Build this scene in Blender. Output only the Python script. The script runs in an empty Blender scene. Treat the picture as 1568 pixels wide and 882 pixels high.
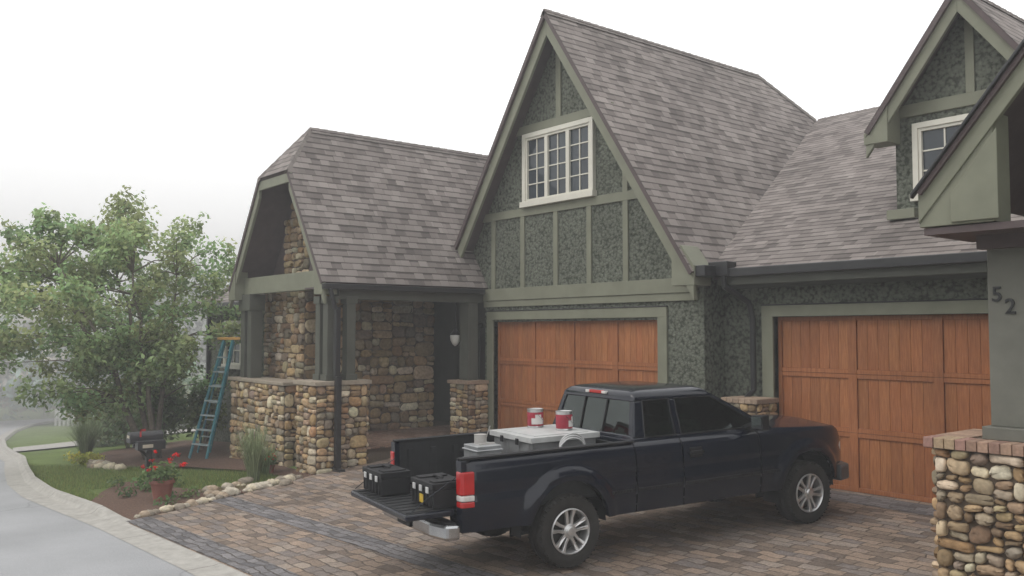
import bpy, bmesh, math, random
from mathutils import Vector, Matrix, noise
R=random.Random(7)
sc=bpy.context.scene
V=Vector
# ---------------------------------------------------------------- helpers
def link(o,parent=None):
    sc.collection.objects.link(o)
    if parent: o.parent=parent
    return o
def empty(name,mw=None):
    e=bpy.data.objects.new(name,None); e.empty_display_size=.3
    sc.collection.objects.link(e)
    if mw: e.matrix_world=mw
    return e
def mesh_obj(name,vs,fs,mat,parent=None,smooth=False,cols=None,uvs=None,recalc=False):
    me=bpy.data.meshes.new(name); me.from_pydata([tuple(v) for v in vs],[],fs)
    if cols:
        ca=me.color_attributes.new(name='Col',type='FLOAT_COLOR',domain='POINT')
        flat=[]
        for c in cols: flat+= [c[0],c[1],c[2],1.0]
        ca.data.foreach_set('color',flat)
    if uvs:
        uv=me.uv_layers.new(name='UVMap')
        flat=[]
        for l in me.loops: flat+=list(uvs[l.vertex_index])
        uv.data.foreach_set('uv',flat)
    if recalc:
        bm=bmesh.new(); bm.from_mesh(me); bmesh.ops.recalc_face_normals(bm,faces=bm.faces); bm.to_mesh(me); bm.free()
    if smooth: me.polygons.foreach_set('use_smooth',[True]*len(me.polygons))
    me.materials.append(mat)
    o=bpy.data.objects.new(name,me)
    return link(o,parent)
class Batch:
    def __init__(s): s.v=[];s.f=[];s.c=[]
    def box(s,x0,x1,y0,y1,z0,z1,col=(1,1,1)):
        b=len(s.v)
        s.v+=[(x0,y0,z0),(x1,y0,z0),(x1,y1,z0),(x0,y1,z0),(x0,y0,z1),(x1,y0,z1),(x1,y1,z1),(x0,y1,z1)]
        s.f+=[(b,b+3,b+2,b+1),(b+4,b+5,b+6,b+7),(b,b+1,b+5,b+4),(b+1,b+2,b+6,b+5),(b+2,b+3,b+7,b+6),(b+3,b,b+4,b+7)]
        s.c+=[col]*8
    def prism(s,pts,vec,col=(1,1,1)):
        b=len(s.v);n=len(pts);vec=V(vec)
        s.v+=[tuple(p) for p in pts]+[tuple(V(p)+vec) for p in pts]
        s.f.append(tuple(range(b,b+n)));s.f.append(tuple(range(b+2*n-1,b+n-1,-1)))
        for i in range(n):
            j=(i+1)%n
            s.f.append((b+i,b+n+i,b+n+j,b+j))
        s.c+=[col]*(2*n)
    def prismY(s,xz,y0,y1,col=(1,1,1)): s.prism([(x,y0,z) for x,z in xz],(0,y1-y0,0),col)
    def beam(s,a,b,w,h,col=(1,1,1)):
        a=V(a);b=V(b);d=(b-a).normalized()
        up=V((0,0,1)) if abs(d.z)<.95 else V((1,0,0))
        sx=d.cross(up).normalized()*w/2; sz=sx.cross(d).normalized()*h/2
        s.prism([a-sx-sz,a+sx-sz,a+sx+sz,a-sx+sz],b-a,col)
    def tube(s,pts,rad,n=8,col=(1,1,1)):
        pts=[V(p) for p in pts]
        if not isinstance(rad,(list,tuple)): rad=[rad]*len(pts)
        base=len(s.v)
        for i,p in enumerate(pts):
            d=(pts[min(i+1,len(pts)-1)]-pts[max(i-1,0)]).normalized()
            a=V((1,0,0)) if abs(d.x)<.7 else V((0,1,0))
            e1=d.cross(a).normalized();e2=d.cross(e1)
            for k in range(n):
                t=2*math.pi*k/n
                s.v.append(tuple(p+(e1*math.cos(t)+e2*math.sin(t))*rad[i])); s.c.append(col)
        for i in range(len(pts)-1):
            for k in range(n):
                a=base+i*n+k;b=base+i*n+(k+1)%n
                s.f.append((a,b,b+n,a+n))
        s.f.append(tuple(base+k for k in range(n))[::-1]); s.f.append(tuple(base+(len(pts)-1)*n+k for k in range(n)))
    def lathe(s,prof,c,axis='Z',n=24,col=(1,1,1),cap=True):
        base=len(s.v);c=V(c)
        for r,h in prof:
            for k in range(n):
                t=2*math.pi*k/n
                p=V((r*math.cos(t),r*math.sin(t),h)) if axis=='Z' else V((r*math.cos(t),h,r*math.sin(t)))
                s.v.append(tuple(c+p)); s.c.append(col)
        for i in range(len(prof)-1):
            for k in range(n):
                a=base+i*n+k;b=base+i*n+(k+1)%n
                s.f.append((a,b,b+n,a+n))
        if cap: s.f.append(tuple(base+k for k in range(n))); s.f.append(tuple(base+(len(prof)-1)*n+k for k in range(n)))
    def build(s,name,mat,parent=None,bevel=0,smooth=False,usecol=False,recalc=True,seg=2):
        o=mesh_obj(name,s.v,s.f,mat,parent,smooth=smooth,cols=s.c if usecol else None,recalc=recalc)
        if bevel:
            m=o.modifiers.new('b','BEVEL'); m.width=bevel; m.segments=seg; m.limit_method='ANGLE'; m.angle_limit=math.radians(40)
        return o
def autosmooth(o,ang=35):
    me=o.data
    me.polygons.foreach_set('use_smooth',[True]*len(me.polygons))
    bm=bmesh.new(); bm.from_mesh(me)
    for e in bm.edges:
        if len(e.link_faces)==2 and e.calc_face_angle(0)>math.radians(ang): e.smooth=False
    bm.to_mesh(me); bm.free()
# ---------------------------------------------------------------- materials
def newmat(name):
    m=bpy.data.materials.new(name); m.use_nodes=True
    nt=m.node_tree; b=nt.nodes['Principled BSDF']
    return m,nt,b
def N(nt,t,**k):
    n=nt.nodes.new(t)
    for a,v in k.items():
        if a in n.inputs: n.inputs[a].default_value=v
        else: setattr(n,a,v)
    return n
def L(nt,a,b): nt.links.new(a,b)
def math_(nt,op,a,b=None,c=None):
    n=nt.nodes.new('ShaderNodeMath'); n.operation=op
    for i,x in enumerate((a,b,c)):
        if x is None: continue
        if isinstance(x,(int,float)): n.inputs[i].default_value=x
        else: L(nt,x,n.inputs[i])
    return n.outputs[0]
def mixc(nt,f,a,b,bt='MIX'):
    n=nt.nodes.new('ShaderNodeMix'); n.data_type='RGBA'; n.blend_type=bt
    for s,x in ((n.inputs[0],f),(n.inputs[6],a),(n.inputs[7],b)):
        if isinstance(x,(int,float)): s.default_value=x
        elif isinstance(x,tuple): s.default_value=(x[0],x[1],x[2],1)
        else: L(nt,x,s)
    return n.outputs[2]
def ramp(nt,fac,stops,interp='LINEAR'):
    n=nt.nodes.new('ShaderNodeValToRGB'); cr=n.color_ramp; cr.interpolation=interp
    while len(cr.elements)<len(stops): cr.elements.new(.5)
    for e,(p,c) in zip(cr.elements,stops):
        e.position=p; e.color=(c[0],c[1],c[2],1) if isinstance(c,tuple) else (c,c,c,1)
    L(nt,fac,n.inputs[0]); return n.outputs[0]
def bump(nt,b,h,strength=.5,dist=.01):
    n=N(nt,'ShaderNodeBump'); n.inputs['Strength'].default_value=strength; n.inputs['Distance'].default_value=dist
    L(nt,h,n.inputs['Height']); L(nt,n.outputs[0],b.inputs['Normal'])
def noise_(nt,scale,detail=4,vec=None,rough=.55):
    n=N(nt,'ShaderNodeTexNoise'); n.inputs['Scale'].default_value=scale; n.inputs['Detail'].default_value=detail; n.inputs['Roughness'].default_value=rough
    if vec is None:
        tc=N(nt,'ShaderNodeTexCoord'); vec=tc.outputs['Object']
    L(nt,vec,n.inputs['Vector']); return n.outputs['Fac']
def simple(name,col,rough=.6,metal=0,var=.15,nscale=6,bmp=0,coat=0,spec=.5):
    m,nt,b=newmat(name)
    f=noise_(nt,nscale,5)
    g=ramp(nt,f,[(.3,1-var),(.7,1+var)])
    L(nt,mixc(nt,1.0,col,g,'MULTIPLY'),b.inputs['Base Color'])
    b.inputs['Roughness'].default_value=rough; b.inputs['Metallic'].default_value=metal
    b.inputs['Specular IOR Level'].default_value=spec
    if coat: b.inputs['Coat Weight'].default_value=coat; b.inputs['Coat Roughness'].default_value=.04
    if bmp: bump(nt,b,noise_(nt,nscale*8,3),.4,bmp)
    return m
def vcol(name,rough=.8,bscale=25,bdist=.01,bstr=.6,trans=0,var=.25):
    m,nt,b=newmat(name)
    a=N(nt,'ShaderNodeVertexColor'); a.layer_name='Col'
    f=noise_(nt,bscale,5)
    g=ramp(nt,f,[(.25,1-var),(.75,1+var)])
    L(nt,mixc(nt,1.0,a.outputs[0],g,'MULTIPLY'),b.inputs['Base Color'])
    b.inputs['Roughness'].default_value=rough; b.inputs['Specular IOR Level'].default_value=.25
    if bdist: bump(nt,b,f,bstr,bdist)
    if trans:
        t=N(nt,'ShaderNodeBsdfTranslucent'); L(nt,a.outputs[0],t.inputs['Color'])
        mx=N(nt,'ShaderNodeMixShader'); mx.inputs[0].default_value=trans
        out=nt.nodes['Material Output']
        L(nt,b.outputs[0],mx.inputs[1]);L(nt,t.outputs[0],mx.inputs[2]);L(nt,mx.outputs[0],out.inputs[0])
    return m
def stucco(name,col):
    m,nt,b=newmat(name)
    tc=N(nt,'ShaderNodeTexCoord')
    vo=N(nt,'ShaderNodeTexVoronoi'); vo.inputs['Scale'].default_value=18; L(nt,tc.outputs['Object'],vo.inputs['Vector'])
    n1=noise_(nt,17,6,rough=.7); n2=noise_(nt,1.2,3)
    h=math_(nt,'ADD',math_(nt,'MULTIPLY',n1,1.3),math_(nt,'MULTIPLY',vo.outputs['Distance'],-.6))
    c=ramp(nt,h,[(.14,tuple(x*.42 for x in col)),(.34,tuple(x*.9 for x in col)),(.75,tuple(x*1.25 for x in col))])
    c=mixc(nt,1.0,c,ramp(nt,n2,[(.3,.88),(.7,1.1)]),'MULTIPLY')
    L(nt,c,b.inputs['Base Color']); b.inputs['Roughness'].default_value=.95; b.inputs['Specular IOR Level'].default_value=.08
    bump(nt,b,h,1.0,.032); return m
def shingle(name,c1,c2,c3):
    m,nt,b=newmat(name)
    uv=N(nt,'ShaderNodeUVMap'); uv.uv_map='UVMap'
    sp=N(nt,'ShaderNodeSeparateXYZ'); L(nt,uv.outputs[0],sp.inputs[0])
    RH=.155
    def br(w,off,sh=0):
        n=N(nt,'ShaderNodeTexBrick'); n.offset=off
        mp=N(nt,'ShaderNodeMapping'); mp.inputs['Location'].default_value=(sh,0,0)
        L(nt,uv.outputs[0],mp.inputs[0]); L(nt,mp.outputs[0],n.inputs['Vector'])
        for k,v in (('Scale',1),('Mortar Size',.003),('Mortar Smooth',.1),('Brick Width',w),('Row Height',RH)): n.inputs[k].default_value=v
        n.inputs['Color1'].default_value=(0,0,0,1); n.inputs['Color2'].default_value=(1,1,1,1); n.inputs['Mortar'].default_value=(.35,.35,.35,1)
        return n
    a=br(.21,.37); d=br(.37,.61,.11)
    g=math_(nt,'ADD',math_(nt,'MULTIPLY',a.outputs[0],.5),math_(nt,'MULTIPLY',d.outputs[0],.5))
    g=math_(nt,'ADD',math_(nt,'MULTIPLY',g,.65),math_(nt,'MULTIPLY',noise_(nt,60,4,uv.outputs[0],.8),.35))
    c=ramp(nt,g,[(.18,c1),(.48,c2),(.85,c3)])
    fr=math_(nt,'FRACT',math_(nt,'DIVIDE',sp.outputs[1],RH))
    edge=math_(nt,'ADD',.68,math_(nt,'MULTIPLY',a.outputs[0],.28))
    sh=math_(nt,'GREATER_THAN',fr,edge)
    c=mixc(nt,math_(nt,'MULTIPLY',sh,.72),c,tuple(x*.42 for x in c1))  # this and the next line paint the shadow at each course edge
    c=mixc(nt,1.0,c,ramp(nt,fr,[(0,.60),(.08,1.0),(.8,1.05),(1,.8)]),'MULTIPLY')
    c=mixc(nt,1.0,c,ramp(nt,noise_(nt,.5,5,uv.outputs[0]),[(.3,.84),(.7,1.14)]),'MULTIPLY')
    L(nt,c,b.inputs['Base Color']); b.inputs['Roughness'].default_value=.9; b.inputs['Specular IOR Level'].default_value=.15
    h=math_(nt,'ADD',math_(nt,'SUBTRACT',1.0,fr),math_(nt,'MULTIPLY',a.outputs[0],.8))
    bump(nt,b,h,.8,.02); return m
def paver(name,stops,bw=.24,rh=.15,rot=0,mort=(.09,.075,.062)):
    m,nt,b=newmat(name)
    tc=N(nt,'ShaderNodeTexCoord')
    nz=N(nt,'ShaderNodeTexNoise'); nz.inputs['Scale'].default_value=3.2; nz.inputs['Detail'].default_value=4; L(nt,tc.outputs['Object'],nz.inputs['Vector'])
    mp=N(nt,'ShaderNodeMapping'); mp.inputs['Rotation'].default_value=(0,0,rot); L(nt,tc.outputs['Object'],mp.inputs[0])
    va=nt.nodes.new('ShaderNodeVectorMath'); va.operation='MULTIPLY_ADD'; L(nt,nz.outputs['Color'],va.inputs[0]); va.inputs[1].default_value=(.18,.18,0); L(nt,mp.outputs[0],va.inputs[2])
    n=N(nt,'ShaderNodeTexBrick'); n.offset=.45; n.squash=1.35; n.squash_frequency=3
    L(nt,va.outputs[0],n.inputs['Vector'])
    for k,v in (('Scale',1),('Mortar Size',.009),('Mortar Smooth',.4),('Brick Width',bw),('Row Height',rh)): n.inputs[k].default_value=v
    n.inputs['Color1'].default_value=(0,0,0,1); n.inputs['Color2'].default_value=(1,1,1,1); n.inputs['Mortar'].default_value=(.5,.5,.5,1)
    g=math_(nt,'ADD',math_(nt,'MULTIPLY',n.outputs[0],.75),math_(nt,'MULTIPLY',noise_(nt,11,5,rough=.7),.25))
    c=ramp(nt,g,stops)
    c=mixc(nt,math_(nt,'MULTIPLY',n.outputs['Fac'],.85),c,mort)
    c=mixc(nt,1.0,c,ramp(nt,noise_(nt,.6,6,rough=.65),[(.3,.70),(.68,1.15)]),'MULTIPLY')
    c=mixc(nt,1.0,c,ramp(nt,noise_(nt,45,4,rough=.8),[(.35,.66),(.65,1.22)]),'MULTIPLY')
    L(nt,c,b.inputs['Base Color']); b.inputs['Roughness'].default_value=.75; b.inputs['Specular IOR Level'].default_value=.3
    h=math_(nt,'SUBTRACT',math_(nt,'ADD',math_(nt,'MULTIPLY',n.outputs[0],.5),math_(nt,'MULTIPLY',noise_(nt,25,3),.6)),n.outputs['Fac'])
    bump(nt,b,h,.9,.022); return m
M={}
M['trim']=simple('trim_paint',(.20,.205,.152),.6,var=.10,nscale=3,bmp=.001,spec=.3)
M['trimd']=simple('trim_paint_dark',(.09,.094,.077),.6,var=.12,nscale=3,spec=.3)
M['stucco']=stucco('stucco',(.155,.168,.135))
M['soffit']=simple('soffit_brown',(.085,.062,.062),.7)
M['gutter']=simple('gutter_black',(.02,.02,.022),.35)
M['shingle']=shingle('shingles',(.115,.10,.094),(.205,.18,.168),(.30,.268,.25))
M['cream']=simple('window_frame_paint',(.64,.62,.54),.5,var=.05)
M['glass']=simple('window_glass',(.035,.045,.055),.05,var=.3,nscale=1.5)
M['mortar']=simple('mortar',(.12,.09,.064),.95,nscale=20,bmp=.004)
M['stone']=vcol('fieldstone',.9,16,.014,.8,var=.35)
M['brick']=vcol('brick_cap',.85,30,.006,.6)
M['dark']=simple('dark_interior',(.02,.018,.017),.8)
M['stonecap']=simple('stone_cap',(.33,.28,.22),.85,bmp=.004,nscale=9)
M['paver']=paver('cobble_pavers',[(.05,(.10,.08,.07)),(.28,(.24,.185,.145)),(.48,(.36,.27,.205)),(.66,(.19,.165,.155)),(.95,(.43,.345,.27))])
M['paverg']=paver('grey_pavers',[(.1,(.12,.115,.12)),(.6,(.21,.20,.205)),(1,(.27,.255,.255))],.22,.11)
M['porchfloor']=paver('porch_brick_floor',[(.1,(.20,.12,.09)),(.6,(.30,.19,.14)),(1,(.36,.25,.19))],.2,.1)
m,nt,b=newmat('door_wood'); M['wood']=m
tc=N(nt,'ShaderNodeTexCoord'); mp=N(nt,'ShaderNodeMapping'); mp.inputs['Scale'].default_value=(9,9,.7); L(nt,tc.outputs['Object'],mp.inputs[0])
f=noise_(nt,6,6,mp.outputs[0],.65)
vc=N(nt,'ShaderNodeVertexColor'); vc.layer_name='Col'
c=ramp(nt,f,[(.3,(.26,.092,.035)),(.55,(.37,.143,.057)),(.75,(.45,.195,.082))])
c=mixc(nt,1.0,c,vc.outputs[0],'MULTIPLY')
c=mixc(nt,1.0,c,ramp(nt,noise_(nt,.8,3),[(.3,.85),(.7,1.12)]),'MULTIPLY')
L(nt,c,b.inputs['Base Color']); b.inputs['Roughness'].default_value=.5; b.inputs['Specular IOR Level'].default_value=.3; bump(nt,b,f,.25,.004)
m,nt,b=newmat('asphalt'); M['asphalt']=m
f=noise_(nt,90,3); f2=noise_(nt,.7,5)
c=ramp(nt,f,[(.3,(.27,.275,.285)),(.7,(.39,.395,.405))]); c=mixc(nt,1.0,c,ramp(nt,f2,[(.3,.86),(.7,1.08)]),'MULTIPLY')
vo=N(nt,'ShaderNodeTexVoronoi'); vo.feature='DISTANCE_TO_EDGE'; vo.inputs['Scale'].default_value=.2
tc=N(nt,'ShaderNodeTexCoord'); nz=N(nt,'ShaderNodeTexNoise'); nz.inputs['Scale'].default_value=1.3; L(nt,tc.outputs['Object'],nz.inputs['Vector'])
va=nt.nodes.new('ShaderNodeVectorMath'); va.operation='MULTIPLY_ADD'; L(nt,nz.outputs['Color'],va.inputs[0]); va.inputs[1].default_value=(1.2,1.2,0); L(nt,tc.outputs['Object'],va.inputs[2]); L(nt,va.outputs[0],vo.inputs['Vector'])
c=mixc(nt,1.0,c,ramp(nt,vo.outputs['Distance'],[(0,.74),(.006,1.0)]),'MULTIPLY')
L(nt,c,b.inputs['Base Color']); b.inputs['Roughness'].default_value=.8; bump(nt,b,f,.4,.004)
m,nt,b=newmat('kerb_concrete'); M['concrete']=m
f=noise_(nt,6,6,rough=.7); 
tc=N(nt,'ShaderNodeTexCoord'); sp=N(nt,'ShaderNodeSeparateXYZ'); L(nt,tc.outputs['Object'],sp.inputs[0])
jt=math_(nt,'LESS_THAN',math_(nt,'FRACT',math_(nt,'DIVIDE',sp.outputs[0],2.4)),.008)
c=ramp(nt,f,[(.3,(.30,.285,.26)),(.7,(.45,.435,.40))]); c=mixc(nt,math_(nt,'MULTIPLY',jt,.8),c,(.12,.11,.10))
L(nt,c,b.inputs['Base Color']); b.inputs['Roughness'].default_value=.9; bump(nt,b,noise_(nt,50,3),.4,.004)
m,nt,b=newmat('lawn'); M['lawn']=m
f=noise_(nt,35,5,rough=.7); f2=noise_(nt,.9,4)
c=ramp(nt,f,[(.3,(.09,.13,.04)),(.6,(.16,.21,.07)),(.8,(.23,.27,.10))]); c=mixc(nt,1.0,c,ramp(nt,f2,[(.3,.8),(.7,1.2)]),'MULTIPLY')
L(nt,c,b.inputs['Base Color']); b.inputs['Roughness'].default_value=.95; b.inputs['Specular IOR Level'].default_value=.1; bump(nt,b,f,.8,.03)
m,nt,b=newmat('mulch'); M['mulch']=m
f=noise_(nt,28,6,rough=.75)
c=ramp(nt,f,[(.3,(.07,.04,.028)),(.6,(.18,.105,.072)),(.8,(.30,.19,.135))])
L(nt,c,b.inputs['Base Color']); b.inputs['Roughness'].default_value=.95; bump(nt,b,f,1,.04)
M['leaf']=vcol('leaves',.6,8,0,trans=.42,var=.1)
M['bark']=simple('bark',(.15,.125,.10),.9,var=.35,nscale=15,bmp=.01)

# ---------------------------------------------------------------- terrain
def itp(x,pts):
    if x<=pts[0][0]: return pts[0][1]
    for (a,b),(c,d) in zip(pts,pts[1:]):
        if x<=c: return b+(d-b)*(x-a)/(c-a)
    return pts[-1][1]
ZS=[(-400,-6),(-90,-5.6),(-20,-.68),(-9.3,-.25),(0,0),(10,.15),(400,.15)]
ZG=[(-400,-6),(-90,-5.6),(-40,-1.9),(-24,-.6),(-19.5,-.22),(-16,.05),(-14,.10),(-9,0),(400,0)]
def gz(x,y):
    t=min(1,max(0,(y-3.7)/6.8))**1.6
    return itp(x,ZS)*(1-t)+itp(x,ZG)*t
def axis(lo,hi,a,b,step):
    out=[];d=step;x=a;left=[]
    while x>lo: d*=1.35; x-=d; left.append(max(x,lo))
    out=left[::-1]
    n=int(round((b-a)/step)); out+=[a+i*step for i in range(n+1)]
    d=step;x=b
    while x<hi: d*=1.35; x+=d; out.append(min(x,hi))
    return out
xs=axis(-900,900,-34,6,.5); ys=axis(-900,900,-3,14,.5)
vs=[(x,y,gz(x,y)-.03) for y in ys for x in xs]; nx=len(xs)
fs=[(j*nx+i,j*nx+i+1,(j+1)*nx+i+1,(j+1)*nx+i) for j in range(len(ys)-1) for i in range(nx-1)]
mesh_obj('ground',vs,fs,M['lawn'],smooth=True)
def sheet(name,poly,off,mat,parent=None,step=.5):
    bm=bmesh.new()
    f=bm.faces.new([bm.verts.new((x,y,0)) for x,y in poly])
    bmesh.ops.triangulate(bm,faces=bm.faces[:])
    x0=min(p[0] for p in poly);x1=max(p[0] for p in poly);y0=min(p[1] for p in poly);y1=max(p[1] for p in poly)
    k=math.ceil(x0/step)
    while k*step<x1:
        bmesh.ops.bisect_plane(bm,geom=bm.verts[:]+bm.edges[:]+bm.faces[:],plane_co=(k*step,0,0),plane_no=(1,0,0)); k+=1
    k=math.ceil(y0/step)
    while k*step<y1:
        bmesh.ops.bisect_plane(bm,geom=bm.verts[:]+bm.edges[:]+bm.faces[:],plane_co=(0,k*step,0),plane_no=(0,1,0)); k+=1
    for v in bm.verts: v.co.z=gz(v.co.x,v.co.y)+off
    bmesh.ops.recalc_face_normals(bm,faces=bm.faces[:])
    for f in bm.faces:
        if f.normal.z<0: f.normal_flip()
        f.smooth=True
    me=bpy.data.meshes.new(name); bm.to_mesh(me); bm.free(); me.materials.append(mat)
    return link(bpy.data.objects.new(name,me),parent)
kp=[(6,3.7),(-9,3.7),(-13.2,3.7),(-15.2,3.62),(-17.2,3.55),(-19.5,3.7),(-21.5,4.0),(-24,4.4),(-26.3,4.8),(-29.5,5.1),(-33,5.5),(-40,6.6),(-50,8.8),(-60,11.5),(-85,20)]
def kpath(x):
    for (a,b),(c,d) in zip(kp,kp[1:]):
        if a>=x>=c: return b+(d-b)*(x-a)/(c-a)
    return kp[-1][1]
kx=[6-.5*i for i in range(183)]
def strip(name,prof,mat,x_from=6,x_to=-85):
    vs=[];fs=[];n=len(prof)
    pts=[x for x in kx if x_from>=x>=x_to]
    for x in pts:
        y=kpath(x); z=gz(x,y); tp=max(0,min(1,(-13.2-x)/1.4))
        for o,h in prof: vs.append((x,y+o,z+(.03+(h-.03)*tp if h>.03 else h)))
    for i in range(len(pts)-1):
        for j in range(n-1):
            a=i*n+j; fs.append((a,a+n,a+n+1,a+1))
    return mesh_obj(name,vs,fs,mat,recalc=False)
sheet('street',[(x,kpath(x)-.32) for x in kx[::2]]+[(-85,-9),(6,-9)],.012,M['asphalt'],step=1.0)
strip('kerb_gutter',[(-.35,.016),(-.05,.022),(.0,.0295),(.06,.0298)],M['concrete'],6,-13.0)
strip('kerb',[(-.35,.016),(-.05,.022),(.0,.06),(.04,.11),(.13,.12),(.16,.05),(.17,-.06)],M['concrete'],-13.0,-85)
dr=[(-13.2,3.74),(6,3.74),(6,12),(-14.4,12),(-14.4,7.2),(-14.0,5.9),(-13.65,4.9)]
sheet('driveway',dr,.03,M['paver'])
sheet('paver_band',[(-13.2,3.76),(6,3.76),(6,4.12),(-13.33,4.12)],.037,M['paverg'])
sheet('paver_band',[(-13.8,5.2),(6,5.2),(6,5.55),(-13.9,5.55)],.037,M['paverg'])
sheet('paver_band',[(-14.3,10.95),(-2,10.95),(-2,11.6),(-14.3,11.6)],.037,M['paverg'])
sheet('mulch_bed',[(-13.25,3.86),(-13.7,4.9),(-14.05,5.9),(-14.3,6.6),(-14.9,6.2),(-15.2,5.5),(-15.9,5.3),(-17.2,5.4),(-17.6,4.9),(-16.6,4.3),(-15.6,3.88),(-14.6,3.83)],.03,M['mulch'])
sheet('mulch_bed',[(-14.45,7.35),(-14.3,6.9),(-16,6.9),(-18.5,6.4),(-20,5.7),(-22,5.3),(-24,5.6),(-26,7),(-26,9),(-18.8,9),(-18.8,7.5)],.03,M['mulch'])
sheet('footpath',[(-33.5,5.9),(-31,5.45),(-30.5,7.2),(-30.5,14),(-33.5,14)],.02,M['concrete'])

# ---------------------------------------------------------------- stone builder
PAL=[(.46,.33,.19),(.54,.43,.28),(.32,.27,.20),(.38,.24,.125),(.26,.18,.11),(.62,.54,.40),(.48,.355,.21),(.40,.29,.185),(.45,.31,.175),(.31,.245,.18)]
class Stones:
    def __init__(s,k=1): s.v=[];s.f=[];s.c=[];s.k=k
    def face(s,o,ud,vd,W,H,depth=.035,big=1.0,rnd=R,rounded=1.0):
        o=V(o);ud=V(ud);vd=V(vd);nd=ud.cross(vd)
        st=[(0,0,W,H)]
        while st:
            x,y,w,h=st.pop()
            if w>rnd.uniform(.18,.46)*big or h>rnd.uniform(.10,.26)*big:
                if w/(.25*big)>h/(.17*big):
                    t=rnd.uniform(.33,.67)*w; st+=[(x,y,t,h),(x+t,y,w-t,h)]
                else:
                    t=rnd.uniform(.33,.67)*h; st+=[(x,y,w,t),(x,y+t,w,h-t)]
                continue
            g=rnd.uniform(.003,.009)
            x0,x1,y0,y1=x+g,x+w-g,y+g,y+h-g
            cx,cy=(x0+x1)/2,(y0+y1)/2
            ch=min(w,h)*.38*rounded
            sk=rnd.uniform(-.014,.014)
            def j(a=.02): return rnd.uniform(-a,a)*.6
            c1,c2,c3,c4=[ch*rnd.uniform(.5,1.35) for _ in range(4)]
            P=[(x0+c1*.35,y0+c1*.35),(x0+c1,y0),(cx+j(),y0+j(.016)),(x1-c2,y0),(x1-c2*.3,y0+c2*.3),(x1,y0+c2),(x1+j(.01),cy+j()),(x1,y1-c3),(x1-c3*.3,y1-c3*.3),(x1-c3,y1),(cx+j(),y1+j(.016)),(x0+c4,y1),(x0+c4*.3,y1-c4*.3),(x0,y1-c4),(x0+j(.01),cy+j()),(x0,y0+c1)]
            P=[(px,py+sk*(px-cx)/max(.05,w/2)) for px,py in P]
            d=depth*rnd.uniform(.6,1.45)
            b=len(s.v);n=len(P)
            rings=[(1,0),(1,.35),(.93,.68),(.78,.88),(.5,1.0)]
            tl=(rnd.uniform(-.18,.18),rnd.uniform(-.18,.18))
            col=rnd.choice(PAL); q=rnd.uniform(.62,1.18)*s.k; col=tuple(a*q*rnd.uniform(.95,1.05) for a in col)
            for sc_,dd in rings:
                for (px,py) in P:
                    xx=cx+(px-cx)*sc_; yy=cy+(py-cy)*sc_
                    hh=d*dd+(((xx-cx)*tl[0]+(yy-cy)*tl[1])+rnd.uniform(-.002,.002) if dd>.5 else 0)
                    s.v.append(tuple(o+ud*xx+vd*yy+nd*hh)); s.c.append(col)
            s.v.append(tuple(o+ud*cx+vd*cy+nd*d*1.04)); s.c.append(col)
            for r in range(4):
                for i in range(n):
                    k=(i+1)%n; s.f.append((b+r*n+i,b+r*n+k,b+(r+1)*n+k,b+(r+1)*n+i))
            for i in range(n): s.f.append((b+4*n+i,b+4*n+(i+1)%n,b+5*n))
    def block(s,core,x0,x1,y0,y1,z0,z1,sides='FRLB',big=1.0,depth=.035):
        core.box(x0,x1,y0,y1,z0,z1)
        h=z1-z0
        if 'F' in sides: s.face((x0,y0,z0),(1,0,0),(0,0,1),x1-x0,h,depth,big)
        if 'R' in sides: s.face((x1,y0,z0),(0,1,0),(0,0,1),y1-y0,h,depth,big)
        if 'B' in sides: s.face((x1,y1,z0),(-1,0,0),(0,0,1),x1-x0,h,depth,big)
        if 'L' in sides: s.face((x0,y1,z0),(0,-1,0),(0,0,1),y1-y0,h,depth,big)
# ---------------------------------------------------------------- HOUSE
H=empty('stone_and_stucco_house')
st=Stones(); core=Batch(); stB=Stones(.8); capB=Batch(); brk=Batch()
trim=Batch(); trimd=Batch(); stu=Batch(); gut=Batch(); sof=Batch(); cream=Batch(); glass=Batch(); dark=Batch()
def roof(name,pts,ud,thick=.07,edge='soffit'):
    pts=[V(p) for p in pts]; n=(pts[1]-pts[0]).cross(pts[2]-pts[0]).normalized()
    if n.z<0: pts=pts[::-1]; n=-n
    ud=V(ud); vd=n.cross(ud).normalized()
    if vd.z<0: vd=-vd
    z0=min(p.dot(vd) for p in pts)
    uvs=[(p.dot(ud)+50,p.dot(vd)-z0) for p in pts]
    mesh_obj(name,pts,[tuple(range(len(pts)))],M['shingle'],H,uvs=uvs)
    B=Batch(); B.prism([p-n*.006 for p in pts],-n*thick); B.build(name+'_deck',M[edge],H)
def window(x0,x1,z0,z1,y,units,cols,rows,fr=.09):
    cream.box(x0-fr,x0,y-.06,y+.04,z0-fr,z1+fr); cream.box(x1,x1+fr,y-.06,y+.04,z0-fr,z1+fr)
    cream.box(x0,x1,y-.062,y+.04,z1,z1+fr); cream.box(x0-fr-.03,x1+fr+.03,y-.10,y+.04,z0-fr-.02,z0)
    w=(x1-x0)/units
    for i in range(units):
        a=x0+i*w;b=a+w
        s=.045
        cream.box(a,a+s,y-.04,y+.03,z0,z1);cream.box(b-s,b,y-.04,y+.03,z0,z1)
        cream.box(a+s,b-s,y-.038,y+.03,z0,z0+s);cream.box(a+s,b-s,y-.038,y+.03,z1-s,z1)
        for c in range(1,cols):
            xx=a+s+(w-2*s)*c/cols; cream.box(xx-.011,xx+.011,y-.012,y+.03,z0+s,z1-s)
        for r in range(1,rows):
            zz=z0+s+(z1-z0-2*s)*r/rows; cream.box(a+s,b-s,y-.010,y+.03,zz-.011,zz+.011)
    glass.box(x0,x1,y+.01,y+.028,z0,z1)
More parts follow.
